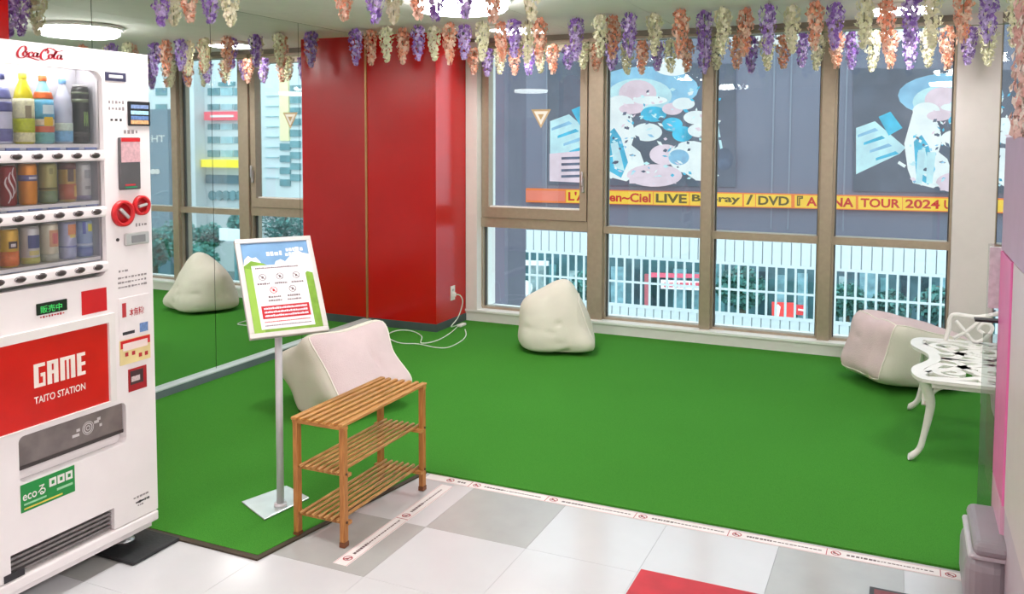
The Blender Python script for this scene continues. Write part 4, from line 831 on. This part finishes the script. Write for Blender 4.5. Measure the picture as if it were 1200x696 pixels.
# leaflet sleeve clipped on the edge
lf = empty('leaflet_holder', (.315, 3.515, .93)); tag(lf, 'clear leaflet holder clipped to the booth edge', 'leaflet holder')
MB().box((-.03, .0, .02), (.02, .012, .24)).build('leaflet', mat('leaflet_white', (222, 224, 226), .5, var=.15, scale=40), lf); MB().box((-.034, .013, -.012), (.024, .016, .25)).build('sleeve', clear('sleeve_clear', (.9, .92, .92), .1), lf); MB().box((-.07, -.02, -.03), (.02, .03, -.022)).build('tray', black_pl, lf)

# ================================================================== OUTSIDE
ZS_ = -6.0
o = MB().box((-60, 8.0, ZS_ - .3), (80, 90, ZS_)).build('street', mat('street_asphalt', (116, 124, 128), .8, scale=2)); tag(o, 'grey street far below the windows', 'street', kind='structure')
o = MB().box((-4.62, 8.9, ZS_), (-4.07, 9.4, 6)).build('outer_pier', mat('pier_violet', (86, 82, 96), .6, scale=3)); tag(o, 'dark violet-grey outer pier seen through the first window', 'pier', kind='structure')
# white ribbed fence across the street
fe = empty('white_fence', (-1.8, 14, -2.2)); FO = Vector(fe.location); tag(fe, 'white ribbed steel fence with upright bars outside the windows', 'fence')
fwhite = mat('fence_white', (180, 186, 188), .5, var=.03)
FX0, FX1, FS = -6.29, 2.6, .1447
for z0, z1, nm in ((-.445, -.40, 'top_rail'), (-.86, -.83, 'middle_rail'), (-1.27, -1.22, 'bottom_rail')): wbuild(MB().box((FX0, 13.985, z0), (FX1, 14.03, z1)), nm, fwhite, fe, FO)
bar_me = MB().box((-.017, -.012, -1.25), (.017, .012, -.42)).mesh('bar', fwhite)
up_me = MB().prism([(-.0708, .02, -.42), (-.063, -.006, -.42), (.063, -.006, -.42), (.0708, .02, -.42)], (0, 0, .37)).mesh('upper_panel', fwhite)
lo_me = MB().prism([(-.0708, .02, -2.2), (-.063, -.006, -2.2), (.063, -.006, -2.2), (.0708, .02, -2.2)], (0, 0, .96)).mesh('lower_panel', fwhite)
k = 0
while FX0 + .02 + k * FS < FX1:
    x = FX0 + .02 + k * FS; k += 1
    for nm, me in (('bar', bar_me), ('upper_panel', up_me), ('lower_panel', lo_me)): link(nm, me, fe, Vector((x, 14, 0)) - FO)
wbuild(MB().box((FX0, 14.025, -.4), (FX1, 14.04, -.05)).box((FX0, 14.025, -2.2), (FX1, 14.04, -1.25)), 'backing_sheet', mat('fence_shadow_gap', (150, 172, 182), .6), fe, FO)
o = MB().box((-7, 13.6, ZS_), (2.8, 15.2, -2.2)).build('deck', mat('deck_concrete', (180, 190, 192), .7)); tag(o, 'pale concrete deck carrying the white fence', 'deck', kind='structure')

# the screen building
A_ = math.radians(4.5); FU = Vector((math.cos(A_), math.sin(A_), 0)); FN = Vector((math.sin(A_), -math.cos(A_), 0)); FP = Vector((0, 36, 0))
def fac(px, py): d = ray(px, py); return CAM + d * ((FP - CAM).dot(FN) / d.dot(FN))
sb = empty('screen_building', (-6, 36, ZS_)); tag(sb, 'dark grey building with two big video screens and a ticker', 'building'); SBO = Vector(sb.location)
dark_f = mat('facade_slate', (99, 98, 112), .55, var=.06, scale=.6)
p0 = FP + FU * -26; p1 = FP + FU * 9
def slab(name, mb_pts, off, m, parent): return wbuild(MB().prism(mb_pts, off), name, m, parent, SBO)
slab('facade_wall', [Vector((p0.x, p0.y, ZS_)), Vector((p1.x, p1.y, ZS_)), Vector((p1.x, p1.y, 15)), Vector((p0.x, p0.y, 15))], -FN * 8, dark_f, sb)
for px in (600, 640, 905, 925, 990):
    a = fac(px, 150); q = a + FU * .06
    slab('facade_joint', [Vector((a.x, a.y, -2)), Vector((q.x, q.y, -2)), Vector((q.x, q.y, 15)), Vector((a.x, a.y, 15))], FN * .03, mat('facade_joint', (116, 118, 130), .5), sb)
def fpoly(name, pts, m, parent, d0=.0, th=.02): return slab(name, [fac(x, y) + FN * d0 for x, y in pts][::-1], FN * th, m, parent)
def em(name, c, s=.9, var=.12, scale=3):
    m = mat(name, c, .6, var=var, scale=scale, emit=s, spec=.1); b = m.node_tree.nodes['Principled BSDF']
    for l in list(b.inputs['Base Color'].links): m.node_tree.links.remove(l)
    b.inputs['Base Color'].default_value = (.02, .02, .022, 1); return m
led_bg = em('led_dark', (98, 107, 124), 1.0, .2, .8); led_w = em('led_white', (240, 250, 255), 1.05, 0.1, 1.2); led_c = em('led_cyan', (70, 190, 230), 1.0, 0.3, 1.5); led_b = em('led_blue', (150, 205, 245), 1.0, 0.22, 1); led_p = em('led_pink', (240, 218, 232), 1.0, 0.14, 1.2); led_lc = em('led_pale_cyan', (196, 234, 248), 1.05, 0.16, 1.6); led_br = em('led_shadow', (90, 104, 128), 1.0, 0.35, 2)
def ell(cx, cy, rx, ry, n=22): return [(cx + rx * math.cos(6.2832 * k / n), cy + ry * math.sin(6.2832 * k / n)) for k in range(n)]
for sh, nm in (((0, 0), 'left'), ((357, 8), 'right')):
    dx, dy = sh; S = lambda pts: [(x + dx, y + dy) for x, y in pts]
    scn = slab('video_screen', [fac(x, y) for x, y in S([(643, 72), (862, 75), (862, 219), (643, 216)])][::-1], FN * .08, led_bg, sb)
    tag(scn, 'bright video screen showing a drum kit, the %s one' % nm)
    L = [.085]
    def put(name, pts, m):
        fpoly(name, S(pts), m, scn, L[0], .012); L[0] += .015
    put('glow', ell(757, 104, 62, 26), led_b); put('glow', ell(750, 112, 38, 20), led_lc); put('dome', ell(789, 78, 22, 11), led_w); put('stage_prop', ell(748, 110, 22, 16), led_p); put('stage_prop', ell(728, 122, 16, 10), led_w)
    put('sheet', [(646, 142), (668, 134), (704, 165), (697, 172), (646, 196)], led_lc)
    for k in range(4): put('sheet_line', [(648 + k * 7, 150 + k * 9), (668 + k * 8, 142 + k * 9), (672 + k * 8, 145 + k * 9), (648 + k * 7, 153 + k * 9)], led_c if k % 2 else led_b)
    if dx == 0:
        put('sheet', [(646, 180), (690, 176), (692, 214), (646, 212)], led_p)
        for k in range(4): put('sheet_line', [(660, 184 + k * 7), (690, 183 + k * 7), (690, 186 + k * 7), (660, 187 + k * 7)], led_br)
    put('tablet', [(672, 129), (686, 123), (700, 142), (684, 151)], led_c)
    put('figure', [(712, 124), (722, 118), (733, 124), (742, 138), (746, 156), (742, 170), (752, 178), (757, 192), (748, 204), (736, 212), (712, 206), (706, 190), (702, 160)], led_w)
    put('figure_shade', [(713, 158), (722, 150), (730, 162), (738, 190), (730, 208), (716, 200)], led_c); put('figure_shade', [(718, 168), (726, 166), (734, 200), (722, 196)], led_lc)
    put('cymbal', ell(764, 118, 20, 5), led_w); put('cymbal', ell(742, 128, 14, 6), led_p); put('drum', ell(768, 134, 15, 9), led_c); put('drum', ell(790, 128, 12, 7), led_p); put('cymbal', ell(803, 122, 13, 7), led_w); put('cymbal', ell(818, 138, 15, 8), led_w); put('drum', ell(790, 146, 12, 8), led_c); put('drum', ell(802, 157, 12, 9), led_c); put('drum', ell(822, 153, 14, 8), led_w)
    put('drum', ell(761, 155, 17.5, 10.5), led_w); put('drum', ell(782, 181, 18, 12), led_p); put('drum', ell(812, 184, 26, 19), led_w); put('drum', ell(798, 184, 12, 9), led_b); put('drum', ell(770, 205, 32, 13), led_p); put('drum', [(802, 200), (822, 188), (836, 206), (820, 212)], led_w); put('stand', [(838, 132), (841, 132), (852, 190), (849, 190)], led_lc); put('drum', ell(851, 186, 10, 13), led_br)
    rg = random.Random(77)
    for q in range(150):
        if q % 3 == 0: x_, y_ = rg.uniform(706, 748), rg.uniform(122, 208)
        else: x_, y_ = rg.uniform(742, 846), rg.uniform(104, 214)
        m_ = rg.choice([led_w, led_lc, led_c, led_br, led_p, led_br, led_b, led_w]); w_, h_ = rg.uniform(1.2, 4.5), rg.uniform(.7, 2.4); an = rg.uniform(-.9, .9); ca, sa = math.cos(an), math.sin(an)
        fpoly('glint', S([(x_ + ca * u - sa * v, y_ + sa * u + ca * v) for u, v in ((-w_, 0), (0, -h_), (w_, 0), (0, h_))]), m_, scn, L[0], .01)
        L[0] += .0008
    put('stick', [(742, 206), (786, 206), (786, 214), (742, 214)], led_p)
    if dx: put('glint', [(1052 - 357, 188 - 8), (1060 - 357, 193 - 8), (1058 - 357, 196 - 8), (1050 - 357, 191 - 8)], led_w); put('figure_leg', [(1073 - 357, 170), (1082 - 357, 170), (1078 - 357, 206), (1071 - 357, 206)], led_lc); put('figure_leg', [(1084 - 357, 170), (1094 - 357, 170), (1090 - 357, 206), (1083 - 357, 206)], led_lc)
# ticker
tk_y = lambda x: 229.5 + (x - 666) * .0222
ORG = em('led_orange', (250, 132, 56), 1.0, .08, 1); YEL = em('led_yellow', (255, 206, 60), 1.05, .08, 1); REDL = em('led_red', (206, 36, 16), 1.0, .08, 1); OLV = em('led_olive', (96, 84, 24), 1.0, .08, 1); PKO = em('led_salmon', (246, 136, 112), 1.0, .08, 1)
tk = fpoly('ticker', [(618, tk_y(618) - 8), (1240, tk_y(1240) - 8.5), (1240, tk_y(1240) + 8.5), (618, tk_y(618) + 8)], ORG, sb, .0, .25); tag(tk, 'glowing orange ticker band with yellow and red lettering')
fpoly('ticker_fade', [(619, tk_y(619) - 6), (664, tk_y(664) - 6), (664, tk_y(664) + 6), (619, tk_y(619) + 6)], PKO, tk, .25, .02)
for txt, x0, x1, cm in (("L'Arc~", 668, 712, REDL), ('en~Ciel', 716, 764, REDL), ('LIVE', 770, 806, OLV), ('Blu-ray', 812, 868, OLV), ('/', 875, 883, OLV), ('DVD', 889, 925, OLV), ('『', 934, 941, OLV), ('ARENA', 945, 1000, REDL), ('TOUR', 1008, 1054, REDL), ('2024', 1060, 1100, REDL), ('U', 1105, 1114, REDL)):
    a = fac(x0, tk_y(x0) + 5); b = fac(x1, tk_y(x1) + 5); hh = (fac(x0, tk_y(x0) - 5.5) - a).length
    if txt in ('『', '/'): hh *= 1.1
    fpoly('letter_glow', [(x0 - 2.5, tk_y(x0) - 7.2), (x1 + 2.5, tk_y(x1) - 7.2), (x1 + 2.5, tk_y(x1) + 7.2), (x0 - 2.5, tk_y(x0) + 7.2)], YEL, tk, .25, .02)
    wtext('ticker_word', txt, a + FN * .285, FU, (0, 0, 1), hh, cm, tk, SBO, (b - a).length, .03)
fpoly('letter_glow', [(1150, tk_y(1150) - 7), (1180, tk_y(1180) - 7), (1180, tk_y(1180) + 7), (1150, tk_y(1150) + 7)], YEL, tk, .25, .02)
# raised roof letters
wl_ = em('letter_white', (246, 248, 250), 1.0, .08, 1)
a = fac(848, 58); b = fac(1086, 60); h_ = (fac(848, 38) - a).length; wtext('sign_letters', 'YUNIKA VISION', a + FN * .2, FU, (0, 0, 1), h_, wl_, sb, SBO, (b - a).length, .045)
# street-level shops under the screens
fpoly('shop_front', [(560, 268), (1300, 290), (1300, 395), (560, 395)], mat('shop_teal', (60, 96, 104), .4, var=.35, scale=1.5), sb, .0, .4)
for k in range(26):
    x = 575 + k * 24; rng = random.Random(k * 3 + 1); c = rng.choice([(120, 160, 170), (40, 70, 80), (150, 170, 172), (30, 60, 70), (86, 130, 136)])
    w_ = rng.uniform(8, 18); yt = 300 + (x - 575) * .03 + rng.uniform(-2, 14)
    fpoly('shop_window', [(x, yt), (x + w_, yt + .5), (x + w_, 378), (x, 378)], mat('shopwin_%d_%d' % (c[0], c[1]), c, .3, var=.35, scale=3), sb, .4, .06)
def far_sign(label, pts, c, d=.7, mk=None):
    b_ = fac(*pts[0]); o_ = empty('shop_sign', b_); tag(o_, label, 'sign'); org = Vector(b_)
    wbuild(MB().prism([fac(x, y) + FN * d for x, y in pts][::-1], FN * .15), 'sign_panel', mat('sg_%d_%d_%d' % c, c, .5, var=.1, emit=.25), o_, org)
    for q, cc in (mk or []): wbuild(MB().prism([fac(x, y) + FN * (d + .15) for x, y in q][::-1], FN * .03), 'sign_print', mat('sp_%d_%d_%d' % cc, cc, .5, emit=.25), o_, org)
far_sign('red street sign with a white upright mark seen through the third window', [(906, 350), (931, 351), (931, 371), (906, 370)], (236, 70, 70), .7, [([(910, 355), (913, 352), (916, 355), (914, 366), (912, 366)], (250, 236, 236))])
far_sign('small red street sign beside the larger red one', [(934, 353), (945, 354), (945, 365), (934, 364)], (220, 60, 70), .7, [([(936, 357), (943, 358), (943, 360), (936, 359)], (250, 220, 220))])
far_sign('white street banner with red marks seen through the second window', [(779, 324), (826, 326), (826, 336), (779, 334)], (232, 226, 234), .8, [([(783 + k * 6, 327), (787 + k * 6, 327), (787 + k * 6, 332), (783 + k * 6, 332)], (206, 80, 100)) for k in range(7)])
far_sign('pink-red awning strip above the white street banner', [(766, 316), (828, 318), (828, 322), (766, 321)], (222, 96, 120), .8)
far_sign('white street banner seen through the first window', [(604, 301), (650, 303), (650, 308), (604, 307)], (226, 232, 236), .8)
far_sign('red street poster low in the first window', [(604, 322), (618, 323), (618, 348), (604, 347)], (206, 110, 110), .7)
far_sign('round white street sign half hidden by the cream bean bag', ell(623, 333, 10, 9, 16), (232, 238, 240), 1.0)
far_sign('narrow red street panel left of the white banner', [(760, 318), (766, 318), (766, 360), (760, 360)], (176, 90, 100), .7)
# trees along the street
def tree(label, base, H, rad, c, n=900, seed=0, grp='street trees'):
    o_ = empty('street_tree', base); tag(o_, label, 'tree', grp); rng = random.Random(seed)
    MB().tube([(0, 0, 0), (.1, 0, H * .4), (0, .1, H * .8)], [.16, .12, .05], 8).build('trunk', mat('bark', (90, 80, 72), .8), o_, True)
    mb = MB()
    for i in range(n):
        d = Vector((rng.gauss(0, 1), rng.gauss(0, 1), rng.gauss(0, 1))).normalized() * rng.random() ** .4
        p = Vector((d.x * rad, d.y * rad, H * .68 + d.z * rad * .85)); s = rng.uniform(.07, .14); u = Vector((rng.uniform(-1, 1), rng.uniform(-1, 1), rng.uniform(-1, 1))).normalized(); v = u.orthogonal().normalized()
        mb.k = rng.randrange(2); mb.add([p + u * s, p + v * s * .6, p - u * s, p - v * s * .6], [(0, 1, 2, 3)])
    q = mb.build('foliage', [mat('leaf_%d' % c[1], c, .7, var=.2), mat('leafb_%d' % c[1], tuple(int(v * 1.35) for v in c), .7, var=.2)], o_); q['kind'] = 'stuff'
for k, (px, rd, h) in enumerate(((990, .58, 4.2), (1044, .58, 4.0), (1100, .58, 4.3), (868, .75, 4.4), (688, .55, 4.0))):
    b_ = on(px, 330, 1, 27.0); tree(['leafy tree behind the fence nearest the bench-side bean bag', 'leafy tree behind the fence in the middle of the fourth window', 'leafy tree behind the fence at the right of the fourth window', 'small tree behind the fence in the third window', 'small tree behind the fence at the first mullion'][k], (b_.x, 27.0, ZS_), h, rd, (56, 96, 92), 1100, k)

# buildings down the street to the right, seen by way of the mirror
bw = mat('office_white', (210, 216, 218), .6, var=.03, scale=1); bt = mat('office_teal_glass', (96, 140, 148), .2, var=.25, scale=2); bt2 = mat('office_pale_glass', (150, 188, 196), .2, var=.2, scale=2)
def house(name, label, px0, px1, Yv, zt, m, dep=8):
    a = thru(px0, 160, Yv).x; b = thru(px1, 160, Yv).x; x0, x1 = min(a, b), max(a, b)
    o_ = empty(name, ((x0 + x1) / 2, Yv, ZS_)); tag(o_, label, 'building'); org = Vector(o_.location); wbuild(MB().box((x0, Yv, ZS_), (x1, Yv + dep, zt)), 'wall', m, o_, org); return o_, org
def mrect(o_, org, name, px0, yt, px1, yb, Yv, m, d0=0, d1=.12, par=None):
    a = thru(px0, yt, Yv); b = thru(px1, yb, Yv); c_ = thru((px0 + px1) / 2, yt, Yv); e = thru((px0 + px1) / 2, yb, Yv)
    return wbuild(MB().box((min(a.x, b.x), Yv - d1, e.z), (max(a.x, b.x), Yv - d0, c_.z)), name, m, par or o_, org)
hA, oA = house('office_building', 'white office building with red and yellow signs, reflected in the mirror', 296, 150, 38, 14, bw)
for yt, yb in ((103, 112), (122, 129), (145, 152), (160, 168), (176, 184)):
    for k in range(3): w_ = mrect(hA, oA, 'window', 244 + k * 15.5, yt, 258 + k * 15.5, yb, 38, bt if k != 1 else bt2, 0, .06)
    mrect(hA, oA, 'window', 215, yt, 227, yb, 38, bt, 0, .06); mrect(hA, oA, 'window', 183, yt, 196, yb, 38, bt, 0, .06)
for yt, yb in ((200, 210), (224, 238)):
    for k in range(2): mrect(hA, oA, 'window', 214, yt - k * 2, 227, yb, 38, bt, 0, .05 + k * .02)
mrect(hA, oA, 'service_column', 229, 60, 243, 300, 38, bw, 0, .8)
s = mrect(hA, oA, 'red_signboard', 245, 131, 288, 141, 38, mat('sg_red', (226, 70, 90), .5, emit=.3), 0, .4); mrect(hA, oA, 'sign_print', 253, 135, 280, 137.5, 38, white_paint, .4, .45, s)
s = mrect(hA, oA, 'yellow_signboard', 243, 187, 291, 196, 38, mat('sg_yellow', (250, 220, 20), .5, emit=.4), 0, .5)
mrect(hA, oA, 'roof_lettering', 257, 96, 276, 101, 38, bt, 0, .1)
mrect(hA, oA, 'dark_band', 244, 205, 292, 215, 38, mat('band_slate', (70, 104, 116), .4, var=.3, scale=2), 0, .2)
for k in range(5):
    c_ = thru(250 + k * 8, 229, 38); r_ = .28; wbuild(MB().prism([(c_.x + r_ * math.cos(6.283 * q / 16), 37.95, c_.z + r_ * math.sin(6.283 * q / 16)) for q in range(16)], (0, -.06, 0)), 'round_window', bt, hA, oA)
hB, oB = house('tower_block', 'pale tower with a cream stripe and teal windows, reflected beside the red column', 360, 298, 37.6, 16, bw)
mrect(hB, oB, 'cream_stripe', 328, 60, 340, 165, 37.6, mat('cream_stripe', (240, 226, 176), .6), 0, .1)
for k in range(9): mrect(hB, oB, 'window', 341, 100 + k * 13, 353, 108 + k * 13, 37.6, bt, 0, .1); mrect(hB, oB, 'ledge', 312, 112 + k * 12, 327, 112.8 + k * 12, 37.6, bt2, 0, .08)
for k in range(4): mrect(hB, oB, 'window', 329, 168 + k * 14, 341, 176 + k * 14, 37.6, bt, 0, .1)
hC, oC = house('sign_tower', 'grey sign tower with white letters, reflected beside the vending machine', 197, 160, 33, 3.0, mat('sign_slate', (92, 116, 132), .5), 1.5)
a = thru(193.5, 166.5, 33); b = thru(178, 166.5, 33); h_ = thru(185, 158.5, 33).z - a.z
wtext('sign_letters', 'TH', Vector((min(a.x, b.x), 32.98, a.z)), (1, 0, 0), (0, 0, 1), h_, wl_, hC, oC, abs(a.x - b.x), .01)
for k in range(2): c_ = thru(180 + k * 5, 201, 33); wbuild(MB().tube([(c_.x, 33, c_.z), (c_.x, 32.9, c_.z)], .13, 12), 'sign_dot', wl_, hC, oC)
def lowsign(label, px0, yt, px1, yb, Yv, c):
    a = thru((px0 + px1) / 2, yb, Yv); o_ = empty('street_sign', (a.x, Yv, a.z)); tag(o_, label, 'sign'); org = Vector(o_.location); mrect(o_, org, 'sign_panel', px0, yt, px1, yb, Yv, mat('ls_%d_%d_%d' % c, c, .5, emit=.2), 0, .12); wbuild(MB().box((a.x - .06, Yv + .02, ZS_), (a.x + .06, Yv + .12, a.z + .1)), 'post', bt, o_, org)
lowsign('white and blue street sign reflected above the notice stand', 259, 268, 291, 282, 30, (220, 232, 240)); lowsign('yellow street sign reflected beside the vending machine', 176, 279, 190, 288, 29, (240, 210, 70))
for k, (px, Yv, rd, h) in enumerate(((183, 26, .9, 4.6), (209, 31, .9, 4.4), (232, 25, .8, 4.2), (246, 30.5, .7, 4.5), (285, 34, .75, 4.8), (335, 36, 1.3, 4.6))):
    b_ = thru(px, 300, Yv); tree(ORD[k] + ' street tree from the left among those reflected in the mirror', (b_.x, Yv, ZS_), h, rd, (60, 104, 100), 1300, 40 + k, 'street trees seen in the mirror')
